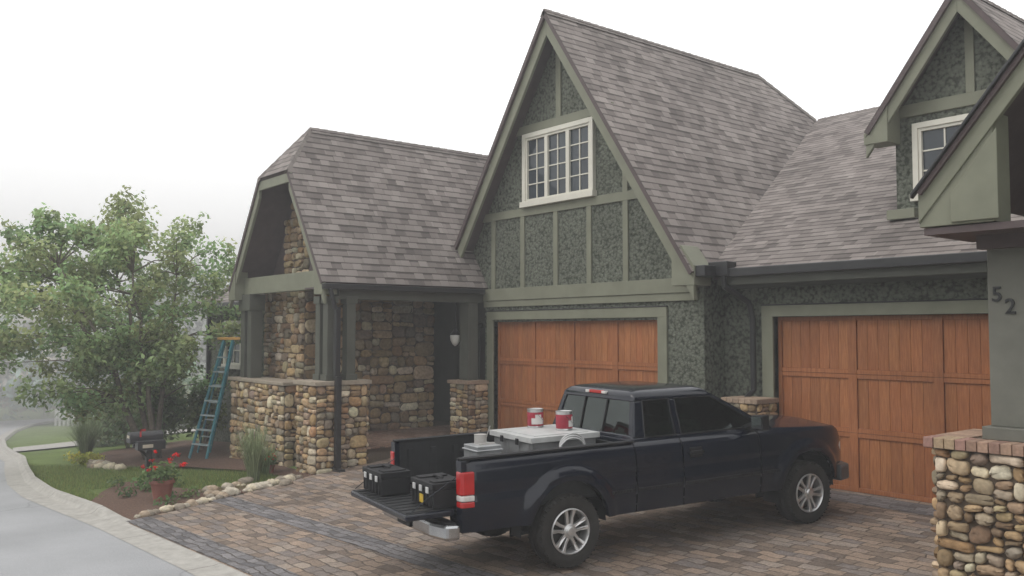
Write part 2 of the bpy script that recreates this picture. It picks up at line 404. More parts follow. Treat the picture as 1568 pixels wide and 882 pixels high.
def garage(x0,x1,z0,z1,y,name,nc=4):
    B=Batch()
    w=(x1-x0)/nc; h=(z1-z0)/3; s=.065
    B.box(x0,x1,y+.035,y+.08,z0,z1,(.3,.3,.3))
    for i in range(nc+1):
        c=x0+i*w; a=max(x0,c-s); b=min(x1,c+s)
        for r in range(3):
            k=R.uniform(.86,1.06); B.box(a,b,y-.004,y+.035,z0+r*h+.002,z0+(r+1)*h-.002,(k,k*.97,k*.95))
    for r in range(3):
        zb=z0+r*h;zt=zb+h
        for i in range(nc):
            a=x0+i*w+s;b=x0+(i+1)*w-s
            for (p,q) in ((zb+.003,zb+.065),(zt-.065,zt-.003)):
                k=R.uniform(.86,1.06); B.box(a+.001,b-.001,y,y+.035,p,q,(k,k*.97,k*.95))
            n=7; pw=(b-a)/n
            for j in range(n):
                k=R.uniform(.86,1.08); g=R.uniform(.94,1.04)
                B.box(a+j*pw+.0015,a+(j+1)*pw-.0015,y+.022,y+.035+.001,zb+.066,zt-.066,(k,k*g,k*g*.95))
    B.build(name,M['wood'],H,bevel=.003,usecol=True,seg=1)
YC=11.15; YR=11.67; XA=-12.13; ZA=8.3; SL=1.48
def zc(x,off=0): return ZA-SL*abs(x-XA)-off
DX0,DX1=-14.2,-9.78
stu.prismY([(-14.5,2.5),(-14.5,3.1),(-14.92,3.1),(-14.92,zc(-14.92,.18)),(XA,ZA-.18),(-8.84,zc(-8.84,.12)),(-8.84,2.5)],YC,YC+.2)
stu.box(-14.5,DX0,YC,YC+.2,-.1,2.5); stu.box(DX1,-8.84,YC,YC+.2,-.1,2.5)
stu.box(-9.04,-8.842,YC+.2,YR+.1,-.1,3.25)
garage(DX0,DX1,.04,2.54,YC+.10,'garage_door_oak')
def doortrim(x0,x1,zt,y,w=.2):
    trim.box(x0-w,x0,y-.04,y+.1,-.1,zt); trim.box(x1,x1+w,y-.04,y+.1,-.1,zt)
    trim.box(x0-w,x1+w,y-.042,y+.1,zt,zt+.17)
    gut.box(x0-w-.01,x1+w+.01,y-.055,y,zt+.17,zt+.19)
doortrim(DX0,DX1,2.54,YC)
trim.box(-14.5,-8.95,YC-.06,YC+.02,2.93,3.17); trim.box(-14.5,-8.95,YC-.04,YC+.02,2.80,2.925)
trim.box(-14.75,-9.7,YC-.035,YC+.02,4.57,4.73)
trim.box(-13.6,-10.8,YC-.035,YC+.02,6.20,6.36)
for x in (-14.2,-13.27,-12.3,-11.4,-10.5):
    trim.box(x-.06,x+.06,YC-.032,YC+.02,3.17,4.57)
trim.box(-10.56,-10.44,YC-.032,YC+.02,4.73,zc(-10.5,.3))
trim.box(-12.28,-12.14,YC-.032,YC+.02,6.36,7.75)
window(-13.13,-11.33,4.84,6.09,YC-.02,3,2,4)
def rake(x0,z0,x1,z1,w,y0,y1,B=None):
    d=V((x1-x0,0,z1-z0)).normalized()
    B=B or trim
    vz=w/abs(d.x)
    B.prismY([(x0,z0),(x1,z1),(x1,z1-vz),(x0,z0-vz)],y0,y1)
YF=10.72
for sx,xe in ((1,-8.72),(-1,-15.05)):
    rake(XA,ZA-.04,xe,zc(xe)-.04,.24,YF+.03,YF+.09)
    rake(XA,ZA-.02,xe,zc(xe)-.02,.05,YF,YF+.03)
trim.prismY([(-9.15,3.02),(-8.70,3.02),(-8.70,3.32),(-8.95,3.65),(-9.15,3.7)],YF+.02,YC)
gut.box(-8.70,-8.52,YF+.05,YC+.1,3.15,3.32)
gut.box(-8.66,-8.30,YC-.12,YC+.12,3.16,3.38)
roof('roof_gable_slope_right',[(XA,YF-.03,ZA),(-8.70,YF-.03,zc(-8.70)),(-8.70,24.0,zc(-8.70)),(XA,17.4,ZA)],(0,1,0))
roof('roof_gable_slope_left',[(XA,YF-.03,ZA),(-15.08,YF-.03,zc(-15.08)),(-15.08,22.0,zc(-15.08)),(XA,17.4,ZA)],(0,1,0))
roof('roof_gable_hip',[(XA,17.4,ZA),(-8.70,24,zc(-8.7)),(-15.08,22,zc(-15.08))],(1,0,0))
rc=Batch()
def ridge(a,b,w=.10):
    a=V(a);b=V(b);n=max(1,int((b-a).length/.2))
    for i in range(n):
        p=a.lerp(b,i/n);q=a.lerp(b,(i+1)/n); k=R.uniform(.75,1.1)
        d=(q-p).normalized(); s=d.cross(V((0,0,1))).normalized()*w
        up=V((0,0,.02)); dn=V((0,0,-.11))
        o=len(rc.v)
        rc.v+=[tuple(x) for x in (p-s+dn,p+up,p+s+dn,q-s+dn+V((0,0,.008)),q+up+V((0,0,.012)),q+s+dn+V((0,0,.008)))]
        rc.c+=[(.20*k,.178*k,.165*k)]*6
        rc.f+=[(o,o+1,o+4,o+3),(o+1,o+2,o+5,o+4)]
ridge((XA,YF-.03,ZA),(XA,17.4,ZA)); 
ridge((XA,17.4,ZA),(-11.46,18.7,7.32))
# --- right garage wing
RX0,RX1=-7.92,-3.04
stu.box(-8.84,RX0,YR,YR+.2,-.1,2.53); stu.box(RX1,9,YR,YR+.2,-.1,2.53); stu.box(-8.84,9,YR,YR+.2,2.53,3.3)
garage(RX0,RX1,.03,2.53,YR+.10,'garage_door_cedar')
doortrim(RX0,RX1,2.53,YR)
trimd.box(-8.84,-3,YR-.03,YR+.01,2.98,3.12)
sof.box(-8.7,-3,YR-.46,YR,3.12,3.16)
trimd.box(-8.6,-3,YR-.48,YR-.44,3.02,3.25)
gut.box(-8.35,-3.2,YR-.60,YR-.485,3.14,3.27)
roof('roof_garage_front',[(-11.4,11.15,3.28-.027),(8,11.15,3.28-.027),(8,18.7,7.3),(-11.4,18.7,7.3)],(1,0,0))
roof('roof_garage_back',[(-11.4,18.7,7.3),(8,18.7,7.3),(8,26,3.2),(-11.4,26,3.2)],(1,0,0))
ridge((-11.4,18.7,7.31),(7,18.7,7.31))
dp=Batch()
dp.tube([(-8.42,11.1,3.2),(-8.42,11.12,3.0),(-8.25,11.5,2.75),(-8.22,11.55,2.5),(-8.22,11.55,1.4),(-8.22,11.3,1.25)],.05,8)
# --- dormer
DX=-5.26;DZ=7.0;DS=1.34;DY=12.45
stu.prismY([(DX-1.08,3.85),(DX-1.08,DZ-DS*1.08-.15),(DX,DZ-.15),(DX+1.08,DZ-DS*1.08-.15),(DX+1.08,3.85)],DY,DY+.15)
stu.box(DX-1.08,DX-.95,DY+.15,16,3.85,5.4); stu.box(DX+.95,DX+1.08,DY+.15,16,3.85,5.4)
roof('roof_dormer_left',[(DX,12.03,DZ),(DX-1.34,12.03,DZ-DS*1.34),(DX-1.34,18.2,DZ-DS*1.34),(DX,18.2,DZ)],(0,1,0))
roof('roof_dormer_right',[(DX,12.03,DZ),(DX+1.34,12.03,DZ-DS*1.34),(DX+1.34,18.2,DZ-DS*1.34),(DX,18.2,DZ)],(0,1,0))
ridge((DX,12.03,DZ),(DX,18,DZ))
for s in (-1,1):
    rake(DX,DZ-.04,DX+s*1.34,DZ-DS*1.34-.04,.2,12.08,12.14)
    rake(DX,DZ-.02,DX+s*1.34,DZ-DS*1.34-.02,.04,12.05,12.08)
    trim.prismY([(DX+s*1.36,5.02),(DX+s*1.36,5.18),(DX+s*1.0,5.55),(DX+s*1.0,5.02)],12.06,12.44)
trim.box(DX-1.0,DX+1.0,DY-.035,DY+.02,5.40,5.58)
trim.box(DX-.06,DX+.06,DY-.032,DY+.02,5.58,6.6)
window(DX-.72,DX+.72,4.26,5.20,DY-.02,2,2,3,.08)
trim.box(DX-1.16,DX-.75,DY-.16,DY+.02,3.92,4.06)
# --- near porch gable at the right
NX=-1.6;EZ=3.55;NS=1.20;NZ=EZ+NS*2.15
for s in (-1,1):
    roof('roof_entry_'+('left' if s<0 else 'right'),[(NX,7.66,NZ),(NX+s*2.15,7.66,EZ),(NX+s*2.15,13.5,EZ),(NX,13.5,NZ)],(0,1,0))
    rake(NX,NZ-.05,NX+s*2.13,EZ-.03,.17,7.70,7.76)
    rake(NX,NZ-.02,NX+s*2.17,EZ-.03,.03,7.63,7.70,gut)
trim.prismY([(-3.73,3.22),(-3.73,3.38),(-3.1,4.15),(-3.1,3.22)],7.72,8.05)
trim.prismY([(-3.45,3.24),(-3.45,3.48),(-3.06,4.0),(-3.06,3.24)],7.695,7.72)
sof.box(-3.7,-2.6,7.74,8.7,3.15,3.21)
sof.box(-3.42,.3,8.12,8.24,3.03,3.15)
dark.box(-3.0,.2,9.4,9.5,2.9,5.5)  # dark sheet painted in for the gloom inside the open gable
st.block(core,-3.82,-2.65,8.12,8.95,-.15,1.25,'FRL',.85,.06)
for i in range(14):
    k=R.uniform(.75,1.15); w=1.33/14; a=-3.9+i*w; brk.box(a+.004,a+w-.004,8.03,8.28,1.252,1.345,(.37*k,.25*k*R.uniform(.85,1.1),.18*k))
for i in range(9):
    k=R.uniform(.75,1.15); w=.8/9; a=8.285+i*w; brk.box(-3.9,-3.6,a+.004,a+w-.004,1.252,1.345,(.37*k,.25*k,.18*k)); brk.box(-2.87,-2.58,a+.004,a+w-.004,1.252,1.345,(.37*k,.25*k,.18*k))
core.box(-3.88,-2.6,8.06,9.05,1.245,1.33)
M['trimc']=simple('column_paint',(.15,.15,.127),.6,var=.12,nscale=4,bmp=.002,spec=.3)
cl=Batch(); cl.box(-3.47,-2.98,8.25,8.72,1.345,1.46); cl.box(-3.42,-3.02,8.32,8.68,1.46,3.15)
cl.build('entry_column',M['trimc'],H,bevel=.008)
stu.box(-1.9,9,9.3,11.6,-.1,3.3)  # unseen house block, added so the truck side mirrors walls instead of sky
roof('roof_unseen_right_wing',[(.6,8.8,3.2),(9,8.8,3.2),(9,14,7.5),(.6,14,7.5)],(1,0,0))
for ch,x,z in (('5',-3.385,2.57),('2',-3.275,2.46)):
    cu=bpy.data.curves.new('num_'+ch,'FONT'); cu.body=ch; cu.size=.19; cu.extrude=.008; cu.offset=.002
    o=bpy.data.objects.new('house_number_'+ch,cu); o.location=(x,8.312,z); o.rotation_euler=(math.radians(90),0,0); cu.materials.append(M['gutter']); link(o,H)
for (x0,x1,y0,y1) in ((-14.95,-14.35,10.6,11.1),(-8.33,-7.78,11.0,11.5)):
    st.block(core,x0,x1,y0,y1,-.1,1.24,'FRL',.9)
    for i in range(6):
        k=R.uniform(.8,1.1); w=(x1-x0+.1)/6; brk.box(x0-.05+i*w+.003,x0-.05+(i+1)*w-.003,y0-.06,y1,1.24,1.31,(.36*k,.27*k,.2*k))
trimd.box(-14.85,-14.55,10.75,11.0,1.31,3.0)
# --- left porch wing
PX=-16.6;PE=2.2;PZ=6.5;PY=7.38
jz=5.45; jx=(PZ-jz)/1.5
roof('roof_porch_right',[(PX+jx,PY,jz),(PX+PE,PY,3.2),(PX+PE,16,3.2),(PX,16,PZ),(PX,8.2,PZ)],(0,1,0))
roof('roof_porch_left',[(PX-jx,PY,jz),(PX-PE,PY,3.2),(PX-PE,16,3.2),(PX,16,PZ),(PX,8.2,PZ)],(0,1,0))
roof('roof_porch_jerkinhead',[(PX-jx,PY,jz),(PX+jx,PY,jz),(PX,8.2,PZ)],(1,0,0))
ridge((PX,8.2,PZ),(PX,15.9,PZ)); ridge((PX+jx,PY,jz),(PX,8.2,PZ),.08); ridge((PX-jx,PY,jz),(PX,8.2,PZ),.08)
for s in (-1,1):
    rake(PX+s*jx,jz-.04,PX+s*PE,3.16,.2,PY+.03,PY+.09)
    x=PX+s*2.02
    trim.prismY([(x-.17,2.98),(x+.17,2.98),(x+.17,3.15),(x-.17,3.6)] if s>0 else [(x-.17,2.98),(x+.17,2.98),(x+.17,3.6),(x-.17,3.15)],PY+.01,PY+.3)
trim.box(PX-jx-.05,PX+jx+.05,PY+.032,PY+.08,jz-.24,jz-.06)
gut.box(PX+PE-.02,PX+PE+.10,PY,11.0,3.07,3.17); 
trimd.box(PX+PE-.35,PX+PE-.12,PY+.4,11.1,2.9,3.1)
trim.box(PX-1.9,PX+1.75,PY+.22,PY+.4,3.1,3.45)
sof.box(PX+PE-1.0,PX+PE-.02,PY+.15,11.1,3.10,3.13)
sof.box(PX-PE+.02,PX+PE-.02,8.6,11.1,3.13,3.16)
wy=8.2; WX=-16.75
stB.face((-18.7,wy,-.3),(1,0,0),(0,0,1),WX+18.7,3.5,.045,1.3)
core.box(-18.7,WX,wy,wy+.3,-.3,3.2)
sof.prismY([(-18.6,3.2),(-16.6,6.2),(-14.6,3.2)],wy+.02,wy+.3)
stB.face((-17.75,wy+.02,3.2),(1,0,0),(0,0,1),1.15,1.5,.05,1.3)
stB.face((-17.45,wy+.02,4.7),(1,0,0),(0,0,1),.85,.35,.05,1.1)
stB.face((WX,wy,-.1),(0,1,0),(0,0,1),3.2,3.25,.045,1.5)
core.box(WX-.3,WX,wy+.3,wy+3.2,-.1,3.2)
stB.face((-18.7,12,-.4),(0,-1,0),(0,0,1),3.8,3.5,.04,1.3)
trimd.box(-18.7,-14.5,12.3,12.4,-.1,3.2); dark.box(-16.1,-15.0,12.24,12.3,.15,2.4)
trimd.box(-16.22,-16.1,12.2,12.3,.15,2.5);trimd.box(-15.0,-14.88,12.2,12.3,.15,2.5)
core.box(-18.7,-14.5,8.35,12.3,-.3,.13)
B=Batch(); B.box(-16.74,-14.4,8.15,12.2,.13,.16); B.build('porch_floor',M['porchfloor'],H)
st.block(core,-15.2,-14.45,7.32,8.34,-.4,1.33,'FRLB',1.0,.05)
capB.box(-15.27,-14.38,7.25,8.41,1.33,1.41)
for (x,y) in ((-14.92,7.65),(-14.62,7.65),(-14.62,8.05)):
    trimd.box(x-.09,x+.09,y-.09,y+.09,1.41,2.95)
    trimd.box(x-.12,x+.12,y-.12,y+.12,1.411,1.52); trimd.box(x-.12,x+.12,y-.12,y+.12,2.82,2.951)
st.block(core,-18.8,-16.15,7.5,7.95,-.6,1.25,'FR',1.1,.045)
capB.box(-18.87,-16.08,7.43,8.02,1.25,1.32)
for x in (-18.5,-18.15):
    trimd.box(x-.1,x+.1,7.6,7.85,1.32,3.1)
trimd.box(-18.62,-18.03,7.55,7.9,2.75,3.1)
dp.tube([(-14.32,7.5,3.08),(-14.32,7.55,2.9),(-14.34,7.62,2.7)],.045,8)
dp.box(-14.42,-14.32,7.62,7.72,1.45,2.75); dp.box(-14.36,-14.26,7.62,7.72,-.2,1.5)
dp.box(-14.36,-14.1,7.6,7.72,-.22,-.14)
dp.build('downspouts',M['gutter'],H,bevel=.01)
LB=Batch(); LB.lathe([(.01,.16),(.03,.15),(.10,.06),(.11,.05),(.11,.03)],(-15.0,10.75,2.2),n=16); LB.tube([(-15.0,10.75,2.33),(-15,10.75,2.95)],.012,6); LB.build('lantern_hood',M['gutter'],H,smooth=True)
LB=Batch(); LB.lathe([(.105,.03),(.11,0),(.10,-.08),(.06,-.16),(.015,-.2)],(-15.0,10.75,2.2),n=16); LB.build('lantern_glass',simple('frosted_glass',(.6,.6,.57),.3),H,smooth=True)
stu.box(-24.3,-18.72,9.0,9.2,-1,3.1); stu.box(-24.3,-24.1,9.2,14,-1,3.1)
window(-22.9,-21.9,1.45,2.5,8.98,1,2,3)
roof('roof_left_wing',[(-24.7,8.6,3.05),(-18,8.6,3.05),(-18,12,4.9),(-23.2,12,4.9)],(1,0,0))
roof('roof_left_wing_end',[(-24.7,8.6,3.05),(-24.7,15,3.05),(-23.2,12,4.9)],(0,1,0))
gut.box(-24.75,-18.7,8.5,8.6,2.93,3.05); gut.box(-24.2,-24.1,8.9,9.0,-1,2.95)
trim.box(-24.3,-18.75,8.96,8.999,2.75,2.93)
mesh_obj('stone_facing',st.v,st.f,M['stone'],H,smooth=True,cols=st.c)
mesh_obj('stone_facing_porch',stB.v,stB.f,M['stone'],H,smooth=True,cols=stB.c)
core.build('wall_core',M['mortar'],H); capB.build('stone_caps',M['stonecap'],H,bevel=.012)
brk.build('brick_caps',M['brick'],H,bevel=.006,usecol=True)
trim.build('trim',M['trim'],H,bevel=.006); trimd.build('columns_and_dark_trim',M['trimd'],H,bevel=.006)
stu.build('stucco_walls',M['stucco'],H); gut.build('gutters',M['gutter'],H,bevel=.01); sof.build('soffits',M['soffit'],H)
cream.build('window_frames',M['cream'],H,bevel=.003); glass.build('window_glass',M['glass'],H); dark.build('entry_door_and_gable_dark',M['dark'],H)
rc.build('ridge_caps',M['brick'],H,usecol=True)

# ---------------------------------------------------------------- PICKUP
org=V((-7.51,6.34,-.09)); ang=math.radians(80.4)
TM=Matrix.Translation(org)@Matrix.Rotation(ang,4,'Z')@Matrix.Rotation(-.022,4,'Y')
T=empty('pickup_truck',TM)
paint=simple('black_paint',(.0025,.005,.014),.2,var=.1,coat=.35,spec=.3)
plast=simple('black_plastic',(.012,.012,.014),.55,var=.2,spec=.3)
bedm=simple('bed_liner',(.016,.017,.019),.55,var=.3,nscale=12,bmp=.003,spec=.3)
chrome=simple('chrome_bumper',(.5,.51,.52),.22,metal=1)
rimm=simple('alloy',(.62,.62,.62),.32,metal=.75)
tirem=simple('tyre_rubber',(.028,.026,.024),.85,var=.3,nscale=10,bmp=.004,spec=.3)
redl=simple('red_lens',(.45,.012,.012),.15,coat=.5)
whl=simple('white_lens',(.65,.62,.6),.15,coat=.5)
amb=simple('amber_lens',(.6,.16,.02),.15)
m,nt,b=newmat('car_glass'); cglass=m
tr=N(nt,'ShaderNodeBsdfTransparent'); tr.inputs[0].default_value=(.42,.52,.47,1)
gl=N(nt,'ShaderNodeBsdfGlossy'); gl.inputs['Roughness'].default_value=.02; gl.inputs['Color'].default_value=(.9,1,.97,1)
fz=N(nt,'ShaderNodeFresnel'); fz.inputs[0].default_value=1.5
mx=N(nt,'ShaderNodeMixShader'); L(nt,math_(nt,'ADD',fz.outputs[0],math_(nt,'MULTIPLY',noise_(nt,2,2),.04)),mx.inputs[0]); L(nt,tr.outputs[0],mx.inputs[1]); L(nt,gl.outputs[0],mx.inputs[2]); L(nt,mx.outputs[0],nt.nodes['Material Output'].inputs[0])
WB=3.45;AR=.475;AZ=.41
def topz(x):
    if x<2.7: return 1.18
    if x<4.0: return 1.18-.06*(x-2.7)/1.3
    return 1.12-.20*((x-4.0)/.25)**2
def botz(x):
    base=.50 if x<-.4 else (.46 if x<3.9 else .50)
    z=base
    for c in (0,WB):
        if abs(x-c)<AR: z=max(z,AZ+math.sqrt(max(0,AR*AR-(x-c)**2)))
    return z
def hw(x,z):
    t=(z-.45)/.73
    y=.865+.045*math.sin(min(1,max(0,t))*math.pi*.85+.25)-.0
    if t>.85: y-=.035*((t-.85)/.15)**2
    y-=.014*math.exp(-((z-.86)/.045)**2)
    for c in (0,WB):
        r=math.hypot(x-c,z-AZ)
        if r<AR+.15: y+=.045*(1-max(0,(r-AR-.05)/.10)**1.5)
    if x>3.7: y-=.20*((x-3.7)/.55)**2
    if x<-1.1: y-=.02
    return y
for s,nm in ((-1,'right'),(1,'left')):
    segs=[(-1.2,.85),(.865,1.5),(1.514,2.66),(2.674,4.25)]
    for si,(xa,xb) in enumerate(segs):
        n=max(4,int((xb-xa)/.03)); xs_=[xa+(xb-xa)*i/n for i in range(n+1)]
        for c in (0,WB):
            for e in (-AR,AR):
                if xa<c+e<xb: xs_+= [c+e-.001,c+e+.001]
        xs_.sort(); rows=18; vs=[];fs=[]
        for x in xs_:
            b=botz(x);t=topz(x)
            vs.append((x,s*(hw(x,b)-.05),b+.005))
            for r in range(rows+1):
                z=b+(t-b)*r/rows; vs.append((x,s*hw(x,z),z))
            vs.append((x,s*(hw(x,t)-.03),t+.018)); vs.append((x,s*(hw(x,t)-.075),t+.018))
        m_=rows+4
        for i in range(len(xs_)-1):
            for r in range(m_-1):
                a=i*m_+r; fs.append((a,a+m_,a+m_+1,a+1) if s<0 else (a,a+1,a+m_+1,a+m_))
        o=mesh_obj('body_side_%s_%d'%(nm,si),vs,fs,paint,T,smooth=True); autosmooth(o,40)
    B=Batch()
    for c in (0,WB):
        pts=[(c+AR*1.0*math.cos(a),AZ+AR*math.sin(a)) for a in [math.pi*k/14 for k in range(15)]]
        for (a,b_) in zip(pts,pts[1:]):
            B.prism([(a[0],s*.86,a[1]),(b_[0],s*.86,b_[1]),(b_[0]*1.0,s*.86,b_[1]+.02),(a[0],s*.86,a[1]+.02)],(0,-s*.4,0))
        B.box(c-AR,c+AR,min(s*.5,s*.49),max(s*.5,s*.49),.3,AZ+AR)
    B.build('wheel_wells_'+nm,plast,T)
    B=Batch()
    for xa,xb in ((.52,.84),(.875,1.49),(1.52,2.65),(2.68,2.94)):
        n=8
        for i in range(n):
            x0=xa+(xb-xa)*i/n;x1=xa+(xb-xa)*(i+1)/n
            B.prism([(x0,s*(hw(x0,.70)-.01),.68),(x1,s*(hw(x1,.70)-.01),.68),(x1,s*(hw(x1,.70)-.01),.715),(x0,s*(hw(x0,.70)-.01),.715)],(0,s*.018,0))
    yh=hw(1.7,1.0)
    B.box(1.60,1.78,*sorted((s*(yh+.008),s*(yh+.04))),1.0,1.04); B.box(1.60,1.78,*sorted((s*(yh-.01),s*(yh+.008))),.965,1.075)
    B.prism([(2.50,s*.92,1.2),(2.50,s*1.12,1.21),(2.50,s*1.12,1.38),(2.50,s*.94,1.37)],(.10,0,0))
    B.prism([(2.48,s*.80,1.19),(2.64,s*.80,1.19),(2.60,s*.96,1.26),(2.52,s*.96,1.26)],(0,0,.05))
    B.build('mouldings_'+nm,plast,T,bevel=.016)
    B=Batch(); B.box(2.492,2.499,*sorted((s*.95,s*1.10)),1.225,1.36); B.build('mirror_glass_'+nm,chrome,T)
def xr_(z): return .885+(z-1.2)*(.105/.4)
def xf_(z): return 2.93-(z-1.2)*(.76/.4)
def ys(z): return .83-(z-1.2)*(.12/.4)
ZW=1.605; ZT=1.65
P=Batch()
for s in (-1,1):
    def sp(pts,t=.035): P.prism([(x,s*ys(z),z) for x,z in pts],(0,-s*t,0))
    sp([(.885,1.17),(2.96,1.17),(2.90,1.225),(.89,1.225)])
    sp([(xr_(1.225),1.225),(1.05,1.225),(1.11,ZW),(xr_(ZW),ZW)])
    sp([(1.46,1.225),(1.555,1.225),(1.555,ZW),(1.46,ZW)])
    sp([(xf_(1.225)-.13,1.225),(xf_(1.225),1.225),(xf_(ZW),ZW),(xf_(ZW)-.09,ZW)])
    sp([(xr_(ZW),ZW),(xf_(ZW),ZW),(xf_(ZT+.01),ZT+.01),(xr_(ZT+.01),ZT+.01)])
P.prism([(xr_(1.17),-.82,1.17),(xr_(1.17),.82,1.17),(xr_(1.245),.80,1.245),(xr_(1.245),-.80,1.245)],(.04,0,0))
P.prism([(xr_(ZW-.005),-.70,ZW-.005),(xr_(ZW-.005),.70,ZW-.005),(xr_(ZT+.01),.68,ZT+.01),(xr_(ZT+.01),-.68,ZT+.01)],(.04,0,0))
for s in (-1,1):
    P.prism([(xr_(1.24),s*.815,1.24),(xr_(1.24),s*.71,1.24),(xr_(ZW),s*.63,ZW),(xr_(ZW),s*.705,ZW)],(.04,0,0))
P.build('cab_pillars',paint,T,bevel=.012)
def ring(xr,xf,w,z,r=.12,n=6):
    pts=[]
    for (cx,cy,a0) in ((xf-r,w-r,0),(xr+r,w-r,90),(xr+r,-w+r,180),(xf-r,-w+r,270)):
        for k in range(n):
            a=math.radians(a0+90*k/(n-1)); pts.append((cx+r*math.cos(a),cy+r*math.sin(a),z))
    return pts
def loft(name,rings,mat,parent,cap=True):
    vs=[];fs=[];n=len(rings[0])
    for q in rings: vs+=q
    for i in range(len(rings)-1):
        for k in range(n):
            a=i*n+k;b=i*n+(k+1)%n; fs.append((a,b,b+n,a+n))
    if cap: fs.append(tuple((len(rings)-1)*n+k for k in range(n))); fs.append(tuple(range(n))[::-1])
    o=mesh_obj(name,vs,fs,mat,parent,recalc=True); autosmooth(o,50); return o
loft('cab_roof',[ring(xr_(1.635),xf_(1.635),.702,1.633,.05),ring(1.0,2.08,.69,1.67,.07),ring(1.03,2.03,.655,1.70,.10),ring(1.08,1.97,.59,1.722,.12),ring(1.2,1.86,.45,1.738,.14),ring(1.4,1.7,.2,1.746,.08)],paint,T)
G=Batch(); Fr=Batch()
for s in (-1,1):
    for poly in ([(1.04,1.22),(1.47,1.22),(1.47,ZW+.005),(1.10,ZW+.005)],[(1.55,1.22),(2.78,1.22),(2.08,ZW+.005),(1.55,ZW+.005)]):
        G.prism([(x,s*(ys(z)-.018),z) for x,z in poly],(0,-s*.004,0))
        n=len(poly)
        for i in range(n):
            a=poly[i];b=poly[(i+1)%n]
            Fr.beam((a[0],s*(ys(a[1])-.004),a[1]),(b[0],s*(ys(b[1])-.004),b[1]),.014,.016)
G.prism([(xr_(1.24)+.015,-.72,1.24),(xr_(1.24)+.015,.72,1.24),(xr_(ZW)+.015,.64,ZW),(xr_(ZW)+.015,-.64,ZW)],(.004,0,0))
for y in (-.22,.22): Fr.beam((xr_(1.25)+.005,y,1.245),(xr_(ZW)+.005,y,ZW),.016,.014)
G.prism([(xf_(1.2),-.80,1.2),(xf_(1.2),.80,1.2),(xf_(1.63),.69,1.63),(xf_(1.63),-.69,1.63)],(.006,0,.004))
G.build('windows',cglass,T); Fr.build('window_seals',plast,T)
B=Batch(); B.box(.93,2.9,-.78,.78,.75,.80); B.box(2.5,2.92,-.76,.76,.8,1.17)
for y in (-.38,.38):
    B.box(1.72,2.2,y-.26,y+.26,.8,1.02); B.prism([(1.66,y-.25,.95),(1.80,y-.25,.95),(1.66,y-.25,1.38),(1.58,y-.25,1.38)],(0,.5,0)); B.box(1.56,1.64,y-.13,y+.13,1.39,1.53)
B.box(1.05,1.4,-.7,.7,.8,1.1)
wheel=[(2.36+.05*math.sin(a),.38+.19*math.cos(a),1.16+.17*math.sin(a)) for a in [math.pi*k/10 for k in range(21)]]
B.tube(wheel,.014,6)
B.build('cab_interior',simple('interior_grey',(.06,.058,.056),.8),T,bevel=.02)
B=Batch(); B.box(.87,.90,-.84,.84,.6,1.2); B.build('cab_back',paint,T,bevel=.01)
B=Batch(); B.box(.975,1.02,-.12,.12,1.66,1.695); B.build('brake_light',redl,T,bevel=.006)
B=Batch(); B.box(.975,1.02,.121,.2,1.66,1.691);B.box(.975,1.02,-.2,-.121,1.66,1.691); B.build('cargo_lamp',whl,T,bevel=.006)
vs=[];fs=[];nx_=20;ny_=16
for i in range(nx_+1):
    x=2.7+1.55*i/nx_
    for j in range(ny_+1):
        t=-1+2*j/ny_; w=hw(x,topz(x))-.06
        e=1 if x<4 else 1-(x-4)/.25*.5
        vs.append((x,t*w,topz(x)+.016+(.045*(1-t*t)+.010*max(0,min(1,(.55-abs(t))*8)))*e))
for i in range(nx_):
    for j in range(ny_):
        a=i*(ny_+1)+j; fs.append((a,a+ny_+1,a+ny_+2,a+1))
mesh_obj('hood',vs,fs,paint,T,smooth=True,recalc=True)
B=Batch(); B.box(4.17,4.24,-.72,.72,.62,.97); B.build('nose',paint,T,bevel=.03)
B=Batch(); B.box(4.225,4.26,-.4,.4,.70,.92)
B.build('grille',chrome,T,bevel=.02)
B=Batch()
for r_ in (-1,1):
    for c_ in (-1,1): B.box(4.258,4.266,*sorted((c_*.02,c_*.36)),*sorted((.81+r_*.015,.81+r_*.09)))
B.build('grille_openings',plast,T)
B=Batch()
for s in (-1,1): B.box(4.15,4.25,*sorted((s*.44,s*.72)),.76,.92)
B.build('headlamps',whl,T,bevel=.02)
B=Batch()
for s in (-1,1): B.box(4.0,4.19,*sorted((s*.66,s*.745)),.80,.90)
B.build('side_markers',amb,T,bevel=.02)
B=Batch()
B.prism([(4.02,-.90,.45),(4.25,-.84,.45),(4.36,-.6,.45),(4.40,0,.45),(4.36,.6,.45),(4.25,.84,.45),(4.02,.90,.45)],(0,0,.2)); B.build('front_bumper',simple('bumper_dark',(.08,.082,.085),.35),T,bevel=.03)
B=Batch()
B.box(-1.2,.86,-.82,.82,.66,.70)
for s in (-1,1):
    B.box(-1.19,.86,*sorted((s*.79,s*.835)),.70,1.19)
    B.box(-.42,.42,*sorted((s*.55,s*.79)),.70,.88)
    for k in range(7): B.box(-1.05+k*.28,-.98+k*.28,*sorted((s*.775,s*.79)),.72,1.1)
for k in range(13): B.box(-1.19,.85,-.72+k*.115,-.68+k*.115,.70,.712)
B.box(.82,.86,-.82,.82,.70,1.16)
B.build('bed',bedm,T,bevel=.008)
B=Batch()
for s in (-1,1): B.box(-1.2,.86,*sorted((s*.775,s*.868)),1.19,1.208)
B.build('bed_rail_caps',plast,T,bevel=.008)
B=Batch(); B.box(-1.73,-1.215,-.765,.765,.655,.715)
B.build('tailgate',paint,T,bevel=.015)
B=Batch(); B.box(-1.71,-1.23,-.74,.74,.716,.721)
for k in range(11): B.box(-1.70,-1.24,-.70+k*.13,-.66+k*.13,.721,.728)
B.build('tailgate_liner',bedm,T)
B=Batch()
